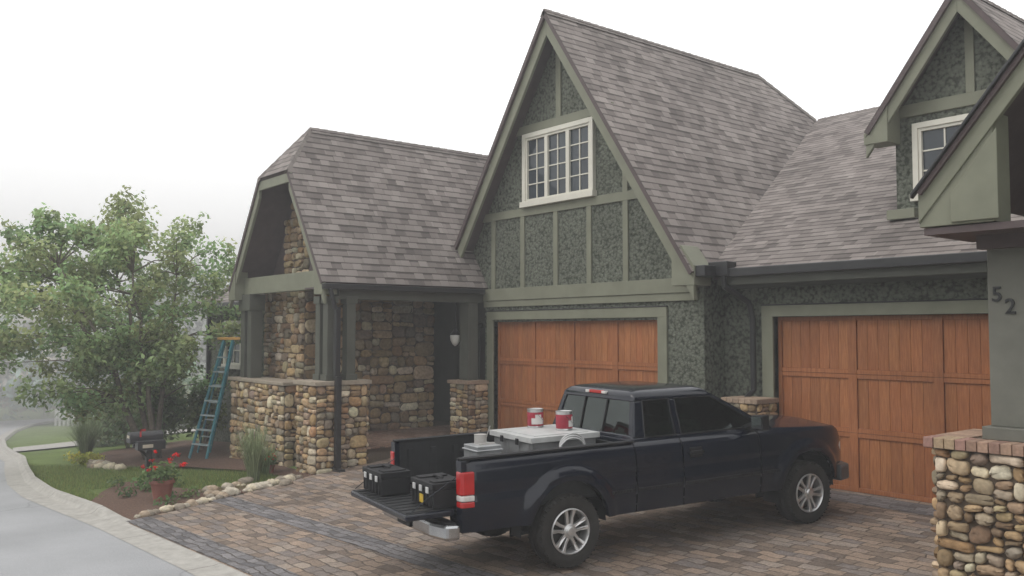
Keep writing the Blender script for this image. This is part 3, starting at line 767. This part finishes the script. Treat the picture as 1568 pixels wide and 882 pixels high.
for s in (-1,1):
    B.box(-1.208,-1.15,*sorted((s*.775,s*.885)),.60,1.185)
    B.box(-1.2,-1.1,*sorted((s*.6,s*.86)),.50,.66)
    B.tube([(-1.2,s*.76,1.02),(-1.5,s*.755,.85),(-1.68,s*.75,.73)],.006,5)
B.build('rear_corner_posts',paint,T,bevel=.01)
for nm,mt,z0,z1 in (('tail_lamp_red',redl,.86,1.08),('tail_lamp_white',whl,.80,.857),('tail_lamp_red_low',redl,.74,.797)):
    B=Batch()
    for s in (-1,1):
        B.prism([(-1.222,s*.79,z0),(-1.222,s*.88,z0),(-1.19,s*.905,z0),(-1.08,s*.914,z0),(-1.08,s*.86,z0),(-1.15,s*.79,z0)],(0,0,z1-z0))
    B.build(nm,mt,T,bevel=.012)
B=Batch()
B.prism([(-1.22,-.88,.44),(-1.22,.88,.44),(-1.36,.84,.44),(-1.42,.6,.44),(-1.42,-.6,.44),(-1.36,-.84,.44)],(0,0,.15))
B.build('rear_bumper',chrome,T,bevel=.03)
B=Batch(); B.prism([(-1.24,-.84,.592),(-1.24,.84,.592),(-1.34,.8,.592),(-1.40,.58,.592),(-1.40,-.58,.592),(-1.34,-.8,.592)],(0,0,.012)); B.box(-1.44,-1.41,-.16,.16,.46,.57)
B.box(-1.0,4.0,-.5,-.4,.42,.55);B.box(-1.0,4.0,.4,.5,.42,.55);B.box(.6,2.9,-.75,.75,.42,.5);B.box(.9,4.0,-.7,.7,.5,.6)
B.tube([(-.0,-.75,.37),(0,.75,.37)],.05,8);B.tube([(WB,-.75,.37),(WB,.75,.37)],.05,8); B.lathe([(.1,-.14),(.15,0),(.1,.14)],(0,0,.37),'Y',12)
for s in (-1,1):
    B.prism([(2.93,s*.66,.30),(2.93,s*.92,.30),(2.90,s*.92,.56),(2.90,s*.66,.56)],(.01,0,0)); B.prism([(-.55,s*.64,.36),(-.55,s*.84,.36),(-.52,s*.84,.55),(-.52,s*.64,.55)],(.01,0,0))
B.build('chassis',plast,T,bevel=.01)
bdk=simple('brake_dark',(.03,.028,.026),.7)
for cx in (0,WB):
    for s in (-1,1):
        cy=s*.79
        nm='wheel_%s_%s'%('rear' if cx==0 else 'front','right' if s<0 else 'left')
        B=Batch()
        pr=[(.222,-.11),(.245,-.125),(.30,-.135),(.345,-.128),(.366,-.105),(.372,-.07),(.364,-.066),(.364,-.058),(.374,-.054),(.375,-.006),(.366,-.004),(.366,.004),(.375,.006),(.374,.054),(.364,.058),(.364,.066),(.372,.07),(.366,.105),(.345,.128),(.30,.135),(.245,.125),(.222,.11)]
        B.lathe(pr,(cx,cy,.372),'Y',48,cap=False)
        for k in range(44):
            a=2*math.pi*k/44
            for sd in (-1,1):
                p=V((cx+.366*math.cos(a),cy+sd*.08,.372+.366*math.sin(a))); q=V((cx+.352*math.cos(a+.03),cy+sd*.131,.372+.352*math.sin(a+.03)))
                B.beam(p,q,.022,.014)
        o=B.build(nm+'_tyre',tirem,T); autosmooth(o,30)
        B=Batch(); f=s
        B.lathe([(.232,f*.112),(.232,f*.128),(.222,f*.134),(.212,f*.12),(.205,f*.06),(.20,-f*.08),(.21,-f*.1)],(cx,cy,.372),'Y',40,cap=False)
        o=B.build(nm+'_rim',rimm,T); autosmooth(o,30)
        B=Batch(); B.lathe([(.205,f*.01),(.15,f*.02),(.05,f*.03)],(cx,cy,.372),'Y',24); B.build(nm+'_brake',bdk,T)
        B=Batch()
        for k in range(5):
            a=2*math.pi*k/5+.3+cx
            tg=V((-math.sin(a),0,math.cos(a))); rd=V((math.cos(a),0,math.sin(a)))
            c0=V((cx,cy+f*.075,.372))
            for sg in (-1,1):
                B.prism([c0+rd*.05+tg*sg*.004,c0+rd*.05+tg*sg*.040,c0+rd*.13+tg*sg*.045,c0+rd*.212+tg*sg*.072+V((0,f*.015,0)),c0+rd*.214+tg*sg*.030+V((0,f*.015,0)),c0+rd*.12+tg*sg*.012],(0,f*.035,0))
        B.lathe([(.078,f*.07),(.075,f*.112),(.05,f*.120),(.042,f*.135),(.0005,f*.138)],(cx,cy,.372),'Y',24)
        B.build(nm+'_spokes',rimm,T,bevel=.006)
def onT(name): return empty(name,TM.copy())
tin=simple('tin',(.6,.6,.6),.3,metal=.8)
def paintcan(x,y,z,k):
    e=onT('paint_can'); q=1.12
    B=Batch(); B.lathe([(.082*q,0),(.085*q,.004),(.083*q,.01),(.083*q,.20),(.086*q,.204),(.086*q,.212),(.078*q,.213),(.076*q,.206),(.0005,.206)],(x,y,z),n=28); o=B.build('can_body',tin,e); autosmooth(o,40)
    B=Batch(); B.lathe([(.0842*q,.02),(.0846*q,.021),(.0846*q,.175),(.0842*q,.176)],(x,y,z),n=28,cap=False); B.build('label_red',simple('label_red',(.30,.02,.04),.5),e,smooth=True)
    B=Batch()
    n=10
    for i in range(n):
        a0=-2.6+i*.16+k;a1=a0+.16; r=.0856*q
        hh=.15 if 2<i<8 else .11
        B.prism([(x+r*math.cos(a0),y+r*math.sin(a0),z+.04),(x+r*math.cos(a1),y+r*math.sin(a1),z+.04),(x+r*math.cos(a1),y+r*math.sin(a1),z+hh),(x+r*math.cos(a0),y+r*math.sin(a0),z+hh)],(.0008*math.cos(a0),.0008*math.sin(a0),0))
    B.build('label_white',simple('label_white',(.6,.58,.56),.5),e)
    B=Batch(); B.tube([(x+.09*q*math.cos(a),y+.09*q*math.sin(a),z+.16-.1*abs(math.sin(i*math.pi/8))) for i,a in [(i,-1.9+i*math.pi/8) for i in range(9)]],.003,5); B.build('handle',chrome,e)
paintcan(.40,.40,1.272,0); paintcan(.52,-.03,1.272,1.0)
# silver storage box with a raised lid (paint cans stand on it)
e=onT('silver_storage_box')
B=Batch(); B.prism([(-.08,-.33,.712),(.74,-.33,.712),(.74,.53,.712),(-.08,.53,.712)],(0,0,.488))
for k in range(4): B.box(-.088,-.08,-.26+k*.22,-.20+k*.22,.75,1.18); 
B.build('box_body',simple('brushed_aluminium',(.28,.285,.29),.4,metal=.4,var=.2),e,bevel=.015)
B=Batch(); B.box(-.12,.77,-.37,.57,1.203,1.262); B.box(-.02,.68,-.28,.48,1.262,1.270)
B.build('box_lid',simple('silver_lid',(.47,.475,.47),.45,var=.12),e,bevel=.014)
B=Batch(); B.box(-.13,-.12,-.1,-.04,1.16,1.23); B.box(-.13,-.12,.24,.30,1.16,1.23); B.box(-.10,.75,-.345,-.331,1.0,1.03); B.build('box_latches',plast,e,bevel=.003)
e=onT('metal_paint_tray_box')
B=Batch(); B.box(-.55,-.25,.05,.38,.712,1.16); B.box(-.565,-.235,.035,.395,1.10,1.12); B.box(-.565,-.235,.035,.395,1.0,1.015)
B.build('box',simple('galvanised',(.42,.43,.44),.4,metal=.6),e,bevel=.008)
B=Batch(); B.lathe([(.07,0),(.07,.1),(.073,.104),(.0005,.104)],(-.40,.26,1.16),n=18); B.beam((-.38,.20,1.18),(-.33,.16,1.36),.025,.008); B.beam((-.47,.16,1.17),(-.28,.16,1.17),.03,.02); B.build('tools_on_box',simple('tool_metal',(.5,.48,.46),.4,metal=.3),e)
e=onT('cable_coil')
B=Batch(); 
for q in range(3): B.tube([(.25+.012*q+.16*math.cos(a),-.60+.02*q,1.13+.13*math.sin(a)+.02*q) for a in [math.pi*k/12 for k in range(13)]],.010,6)
B.build('coil',simple('white_cable',(.45,.45,.45),.4),e,smooth=True)
def toolbox(x0,x1,y0,y1,z,yellow):
    e=onT('toolbox')
    B=Batch(); B.box(x0,x1,y0,y1,z,z+.17); B.box(x0-.008,x1+.008,y0-.008,y1+.008,z+.175,z+.235)
    xm=(x0+x1)/2;ym=(y0+y1)/2
    B.box(x0+.03,x1-.03,y0+.03,ym-.1,z+.235,z+.25); B.box(x0+.03,x1-.03,ym+.1,y1-.03,z+.235,z+.25)
    B.beam((xm,ym-.09,z+.262),(xm,ym+.09,z+.262),.035,.018); B.beam((xm,ym-.09,z+.235),(xm,ym-.09,z+.268),.02,.02);B.beam((xm,ym+.09,z+.235),(xm,ym+.09,z+.268),.02,.02)
    for k in range(6): B.box(x0-.014,x0,y0+.03+k*(y1-y0)/6,y0+.045+k*(y1-y0)/6,z+.01,z+.14)
    B.build('case',plast,e,bevel=.014)
    B=Batch()
    for q in (.2,.5,.8): yy=y0+(y1-y0)*q; B.box(x0-.022,x0-.009,yy-.03,yy+.03,z+.135,z+.195)
    B.build('latches',simple('latch',(.7,.7,.7),.35,metal=.5),e,bevel=.004)
    if yellow:
        B=Batch(); B.box(x0-.02,x0-.012,ym-.06,ym+.02,z+.03,z+.11); B.build('sticker',simple('yellow',(.6,.4,.03),.5),e)
toolbox(-1.60,-1.28,.18,.72,.73,False); toolbox(-1.42,-1.06,-.70,-.18,.73,True)

# ---------------------------------------------------------------- foliage
def foliage(name,clumps,size,base,parent=None,seed=1,asp=1.6,zlo=None):
    r=random.Random(seed); vs=[];fs=[];cs=[]
    for (c,rad,n) in clumps:
        c=V(c); tone=r.uniform(.72,1.28); yel=r.uniform(.85,1.2)
        for _ in range(n):
            d=V((r.gauss(0,1),r.gauss(0,1),r.gauss(0,1))).normalized()
            q=r.random()**.45
            p=c+V((d.x*rad[0],d.y*rad[1],d.z*rad[2]))*q
            up=V((r.gauss(0,.5)+d.x*.5,r.gauss(0,.5)+d.y*.5,r.uniform(.2,1.1))).normalized()
            a=up.cross(V((r.gauss(0,1),r.gauss(0,1),r.gauss(0,.4)))).normalized(); b=up.cross(a)
            s=size*r.uniform(.6,1.25); a=a*s*asp*.5; b=b*s*.5
            o=len(vs)
            vs+=[p-a,p-b*.9-a*.1,p+a,p+b*.9-a*.1]; fs.append((o,o+1,o+2,o+3))
            k=tone*r.uniform(.75,1.3)*(.65+.4*q)*(.85+.2*d.z)  # inner leaves darker, upper ones lighter: shade put into the leaf colour
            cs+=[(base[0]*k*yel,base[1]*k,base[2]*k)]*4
    return mesh_obj(name,vs,fs,M['leaf'],parent,cols=cs)
def tree(name,base,crown,rad,n_cl,per,size,col,seed,stems=4):
    r=random.Random(seed); e=empty(name); B=Batch(); cl=[]
    base=V(base);cc=V(crown)
    tips=[]
    for s in range(stems):
        a=2*math.pi*s/stems+r.uniform(-.4,.4)
        tip=cc+V((math.cos(a)*rad[0]*.5,math.sin(a)*rad[1]*.5,r.uniform(.1,.5)*rad[2]))
        b0=base+V((math.cos(a)*.1,math.sin(a)*.1,-.1))
        pts=[b0.lerp(tip,t)+V((r.uniform(-.08,.08),r.uniform(-.08,.08),.3*math.sin(t*3.1)))*(1 if 0<t<1 else 0) for t in [i/7 for i in range(8)]]
        B.tube(pts,[.075*(1-.11*i) for i in range(8)],8)
        tips.append(pts)
    for k in range(n_cl):
        while True:
            d=V((r.uniform(-1,1),r.uniform(-1,1),r.uniform(-1,1)))
            if .35<d.length<1: break
        p=cc+V((d.x*rad[0],d.y*rad[1],d.z*rad[2]))
        st_=min((q for t in tips for q in t[2:]),key=lambda q:(q-p).length+ (0 if q.z<p.z+.2 else 1))
        mid=st_.lerp(p,.5)+V((0,0,.12))
        B.tube([st_,mid,p],[.022,.013,.005],5)
        g=r.uniform(.26,.5)
        cl.append((p,(g*1.35,g*1.35,g*.8),int(per*g/.4)))
        for _ in range(4):
            q=p+V((d.x*r.uniform(.6,1.4),d.y*r.uniform(.6,1.4),r.uniform(-.4,.8)))*r.uniform(.3,.6); cl.append((q,(.2,.2,.24),int(per*.14)))
    B.build('trunk_and_limbs',M['bark'],e,smooth=True)
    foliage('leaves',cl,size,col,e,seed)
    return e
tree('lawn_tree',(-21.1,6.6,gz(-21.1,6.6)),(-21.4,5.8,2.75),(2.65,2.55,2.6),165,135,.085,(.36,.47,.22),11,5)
def bush(name,c,rad,n,size,col,seed):
    r=random.Random(seed); c=V(c); cl=[]
    e=empty(name)
    for k in range(14):
        d=V((r.uniform(-1,1),r.uniform(-1,1),r.uniform(-.6,1)))*.62
        cl.append((c+V((d.x*rad[0],d.y*rad[1],d.z*rad[2])),(rad[0]*.45,rad[1]*.45,rad[2]*.42),n//14))
    foliage('leaves',cl,size,col,e,seed)
    B=Batch()
    for k in range(5): B.tube([(c.x,c.y,c.z-rad[2]),(c.x+r.uniform(-.4,.4)*rad[0],c.y+r.uniform(-.4,.4)*rad[1],c.z+rad[2]*.3)],[.03,.01],5)
    B.build('stems',M['bark'],e)
bush('shrub',(-23.2,7.3,.2),(1.2,.9,1.1),2400,.10,(.20,.27,.12),3)
bush('shrub',(-26.5,7.6,-.2),(1.5,1.2,1.1),2400,.11,(.24,.31,.16),4)
bush('shrub',(-29.5,8.2,-.6),(1.6,1.2,1.3),2400,.12,(.29,.36,.22),5)
bush('shrub',(-21.6,7.9,.2),(.7,.6,1.0),1400,.09,(.17,.24,.10),6)
bush('shrub',(-36,12,-.8),(2.5,2.2,2.2),2600,.16,(.36,.43,.30),8)  # shrubs get paler leaves with distance, haze put into their colour
for i,(x,y,rx,rz) in enumerate(((-62,14,5,4.2),(-72,10,6,5),(-84,17,8,6),(-92,8,8,6.5),(-80,26,9,7),(-60,24,7,6))):
    bush('distant_trees',(x,y,gz(x,y)+rz*.8),(rx,rx,rz),4200,.42,(.55,.60,.54),20+i)  # pale leaf colour carries the haze of distance
FE=empty('white_fence'); B=Batch()
for k in range(14):
    x=-44-k*1.0; y=12.2; z=gz(x,y); B.box(x-.05,x+.05,y-.05,y+.05,z-.1,z+.95)
B.beam((-44,12.2,gz(-44,12.2)+.8),(-57,12.2,gz(-57,12.2)+.8),.03,.1);B.beam((-44,12.2,gz(-44,12.2)+.45),(-57,12.2,gz(-57,12.2)+.45),.03,.1)
B.build('rails',simple('fence_white',(.6,.6,.58),.7),FE)
for i in range(9):
    x=-26+i*7
    bush('unseen_street_tree',(x,-15+R.uniform(-1,1),3.2),(4.3,2.5,4.5),2200,.5,(.08,.13,.05),40+i)  # unseen trees behind the camera, added for dark reflections in the truck

def blades(name,region,n,h,w,col,seed,lean=.35):
    r=random.Random(seed);vs=[];fs=[];cs=[]
    for _ in range(n):
        x,y=region(r)
        z=gz(x,y)-.02; a=r.uniform(0,6.28); hh=h*r.uniform(.6,1.3); ww=w*r.uniform(.6,1.3)
        dx,dy=math.cos(a)*ww,math.sin(a)*ww; lx,ly=r.gauss(0,lean)*hh,r.gauss(0,lean)*hh
        o=len(vs); vs+=[(x-dx,y-dy,z),(x+dx,y+dy,z),(x+lx,y+ly,z+hh)]; fs.append((o,o+1,o+2))
        k=r.uniform(.65,1.4); cs+=[(col[0]*k*r.uniform(.85,1.3),col[1]*k,col[2]*k)]*3
    return mesh_obj(name,vs,fs,M['leaf'],None,cols=cs)
def reg(r):
    while True:
        x=r.uniform(-30,-14.3); y=r.uniform(3.8,7)
        if y<kpath(x)+.2: continue
        if x>-15.9 and y<5.4: continue
        if x>-17.4 and 4.2<y<5.4 : continue
        if y>6.9-max(0,-x-16)*.28: continue
        return x,y
blades('grass_blades',reg,26000,.075,.006,(.22,.29,.10),5)
def clumpgrass(name,x,y,n,h,col,seed,sp=.45):
    r=random.Random(seed);vs=[];fs=[];cs=[]; z=gz(x,y)
    for _ in range(n):
        a=r.uniform(0,6.28); out=r.uniform(.1,1)*sp; hh=h*r.uniform(.6,1.1); w=.006
        p0=V((x+math.cos(a)*.1*r.random(),y+math.sin(a)*.1*r.random(),z)); d=V((math.cos(a),math.sin(a),0)); s=V((-d.y,d.x,0))*w
        pts=[p0,p0+d*out*.3+V((0,0,hh*.6)),p0+d*out*.7+V((0,0,hh*.95)),p0+d*out*1.2+V((0,0,hh*(.85 if out>sp*.5 else 1.1)))]
        o=len(vs)
        for i,p in enumerate(pts): vs+=[p-s*(1.2-i*.35),p+s*(1.2-i*.35)]
        for i in range(3): fs.append((o+2*i,o+2*i+1,o+2*i+3,o+2*i+2))
        k=r.uniform(.7,1.3); cs+=[(col[0]*k,col[1]*k,col[2]*k)]*8
    mesh_obj(name,vs,fs,M['leaf'],None,cols=cs)
clumpgrass('ornamental_grass',-15.1,6.45,420,.9,(.29,.34,.19),1)
clumpgrass('ornamental_grass',-24.2,5.9,600,1.0,(.22,.27,.15),2,.7)
clumpgrass('ornamental_grass',-15.6,6.9,260,.5,(.2,.27,.12),3,.4)
RK=empty('border_rocks'); B=Batch(); r=random.Random(9)
edge=[(-13.28,3.95),(-13.7,4.95),(-14.08,5.95),(-14.4,7.05)]
def rock(x,y,s,B):
    z=gz(x,y)+.03; c=r.choice([(.45,.40,.32),(.52,.47,.38),(.38,.30,.22),(.58,.51,.38),(.28,.24,.19)])
    base=len(B.v);n=9; ax=r.uniform(.8,1.5);rot=r.uniform(0,3.1)
    for (k,h) in ((.9,-.05),(1,.25),(.8,.6),(.4,.8)):
        for i in range(n):
            a=2*math.pi*i/n; q=k*s*r.uniform(.78,1.15); px=math.cos(a)*q*ax;py=math.sin(a)*q
            B.v.append((x+px*math.cos(rot)-py*math.sin(rot),y+px*math.sin(rot)+py*math.cos(rot),z+h*s*r.uniform(.85,1.15))); B.c.append(c)
    for q in range(3):
        for i in range(n):
            k=(i+1)%n; B.f.append((base+q*n+i,base+q*n+k,base+(q+1)*n+k,base+(q+1)*n+i))
    B.f.append(tuple(base+3*n+i for i in range(n)))
for (a,b) in zip(edge,edge[1:]):
    for k in range(10):
        t=(k+r.random()*.5)/10; rock(a[0]+(b[0]-a[0])*t-.08+r.uniform(-.08,.05),a[1]+(b[1]-a[1])*t,r.uniform(.04,.12),B)
for _ in range(20): rock(r.uniform(-15,-14.0),r.uniform(5.2,6.6),r.uniform(.04,.12),B)
for _ in range(10): rock(r.uniform(-22,-19.5),r.uniform(5.2,5.7),r.uniform(.08,.16),B)
B.build('rocks',M['stone'],RK,usecol=True,smooth=True)
MB=empty('mailbox'); x,y=-16.6,5.1; z=gz(x,y)
B=Batch(); B.box(x-.05,x+.05,y-.05,y+.05,z-.1,z+.80); B.beam((x,y-.28,z+.76),(x,y+.25,z+.76),.09,.07); B.beam((x,y+.03,z+.5),(x,y-.22,z+.74),.05,.05)
arc=[(.11*math.cos(a),.11+.09*math.sin(a)) for a in [math.pi*k/10 for k in range(11)]]
B.prism([(x+px,y-.34,z+.81+pz) for px,pz in [(.11,0)]+arc+[(-.11,0)]],(0,.56,0))
B.prism([(x+px*1.06,y-.36,z+.81+pz*1.03) for px,pz in [(.11,0)]+arc+[(-.11,0)]],(0,.03,0))
B.box(x+.12,x+.30,y-.28,y+.2,z+.70,z+.86)
B.build('box_and_post',simple('mailbox_black',(.025,.025,.028),.35),MB,bevel=.008)
B=Batch(); B.box(x+.113,x+.12,y-.2,y-.17,z+.92,z+1.06);B.box(x+.113,x+.12,y-.2,y-.10,z+1.02,z+1.06); B.build('flag',simple('flag_red',(.45,.03,.03),.5),MB)
B=Batch(); B.box(x-.07,x+.07,y-.366,y-.361,z+.9,z+.95); B.box(x+.301,x+.304,y-.2,y-.02,z+.74,z+.80); B.build('plate',simple('plate',(.5,.45,.36),.5),MB)
def pot(name,x,y,s,flowers,seed):
    e=empty(name); z=gz(x,y)+.02; r=random.Random(seed)
    B=Batch(); B.lathe([(.11*s,0),(.155*s,.24*s),(.175*s,.24*s),(.175*s,.29*s),(.15*s,.29*s),(.14*s,.25*s),(.0005,.25*s)],(x,y,z),n=22); o=B.build('terracotta',simple('terracotta',(.26,.10,.075),.8),e); autosmooth(o,40)
    foliage('leaves',[((x,y,z+.38*s),(.26*s,.26*s,.17*s),300)],.06*s,(.13,.22,.08),e,seed,1.1)
    if flowers:
        cl=[((x+r.uniform(-.28,.28)*s,y+r.uniform(-.28,.28)*s,z+r.uniform(.45,.66)*s),(.035*s,.035*s,.028*s),18) for _ in range(14)]
        foliage('blossoms',cl,.03*s,(.75,.03,.03),e,seed+1,1.0)
pot('geranium_pot',-14.75,4.75,1.15,True,5)
pot('small_flower_pot',-15.55,6.95,.55,True,8)
fe=empty('bedding_plants')
foliage('leaves',[((-22.3+R.uniform(-.6,.6),5.4+R.uniform(-.2,.2),gz(-22.3,5.4)+.15),(.25,.25,.14),90) for _ in range(6)],.06,(.45,.43,.08),fe,9)
foliage('leaves_low',[((R.uniform(-16.8,-14.2),R.uniform(4.4,6.2),gz(-15.3,5.2)+.08),(.18,.18,.10),60) for _ in range(10)],.05,(.15,.24,.09),fe,10)
LD=empty('step_ladder'); B=Batch(); BB=Batch()
f0=V((-19.55,7.05,gz(-19.5,7.0)+.02)); 
ax=V((.8,.25,0)).normalized()
topc=V((-19.05,7.5,2.12))
fr=[f0-ax*.29,f0+ax*.29]; tp=[topc-ax*.15,topc+ax*.15]
bk=f0+V((-1.15,.55,.0)); bk.z=gz(bk.x,bk.y)+.02
bf=[bk-ax*.22,bk+ax*.22]
for i in (0,1):
    B.beam(fr[i],tp[i],.035,.09); B.beam(bf[i],tp[i]-V((.05,-.05,.05)),.03,.06)
for k in range(1,8):
    t=k/8.2
    BB.beam(fr[0].lerp(tp[0],t),fr[1].lerp(tp[1],t),.10,.03)
for k in range(1,6):
    t=k/6.5
    BB.beam(bf[0].lerp(tp[0],t),bf[1].lerp(tp[1],t),.03,.03)
B.build('rails',simple('blue_fibreglass',(.05,.21,.26),.5),LD,bevel=.005)
BB.build('treads',simple('ladder_aluminium',(.36,.43,.45),.4,metal=.3),LD)
B=Batch(); B.prism([topc-ax*.2+V((-.1,-.08,0)),topc+ax*.2+V((-.1,-.08,0)),topc+ax*.2+V((.1,.1,0)),topc-ax*.2+V((.1,.1,0))],(0,0,.06)); B.build('top_cap',simple('ladder_cap',(.5,.28,.08),.6),LD,bevel=.01)

# ---------------------------------------------------------------- morning fog (real air volumes)
def fog(name,box,dens):
    B=Batch(); B.box(*box)
    m=bpy.data.materials.new(name+'_air'); m.use_nodes=True; nt=m.node_tree
    nt.nodes.remove(nt.nodes['Principled BSDF'])
    v=nt.nodes.new('ShaderNodeVolumeScatter'); v.inputs['Density'].default_value=dens; v.inputs['Color'].default_value=(.98,.99,1,1); v.inputs['Anisotropy'].default_value=.0
    L(nt,v.outputs[0],nt.nodes['Material Output'].inputs['Volume'])
    B.build(name,m)
fog('fog',(-28,30,-30,40,-8,13),.0048)
fog('fog',(-170,-28.01,-30,80,-12,13),.016)

# ---------------------------------------------------------------- camera, light, world
cam=bpy.data.cameras.new('camera'); co=bpy.data.objects.new('camera',cam); link(co)
co.location=(0,0,2.3); co.rotation_euler=(math.radians(90+2.84),0,math.radians(50.7))
cam.sensor_width=36; cam.lens=31.0; cam.clip_end=3000; cam.clip_start=.05
sc.camera=co
sun=bpy.data.lights.new('sun','SUN'); sun.energy=1.0; sun.angle=math.radians(30); sun.color=(1,.96,.91)
so=bpy.data.objects.new('sun',sun); link(so)
d=V((-.45,-.75,1.0)).normalized()
so.rotation_euler=d.to_track_quat('Z','Y').to_euler()
w=bpy.data.worlds.new('World'); sc.world=w; w.use_nodes=True; nt=w.node_tree
sky=nt.nodes.new('ShaderNodeTexSky'); sky.sky_type='NISHITA'; sky.sun_disc=False
sky.sun_elevation=math.asin(d.z); sky.sun_rotation=math.atan2(d.x,d.y)
hs=nt.nodes.new('ShaderNodeHueSaturation'); hs.inputs['Saturation'].default_value=.25; L(nt,sky.outputs[0],hs.inputs['Color'])
mx=mixc(nt,.9,hs.outputs[0],(12.1,12.1,12.1))
bg=nt.nodes['Background']; L(nt,mx,bg.inputs[0]); bg.inputs[1].default_value=.12
sc.view_settings.view_transform='Standard'; sc.view_settings.look='None'; sc.view_settings.exposure=0
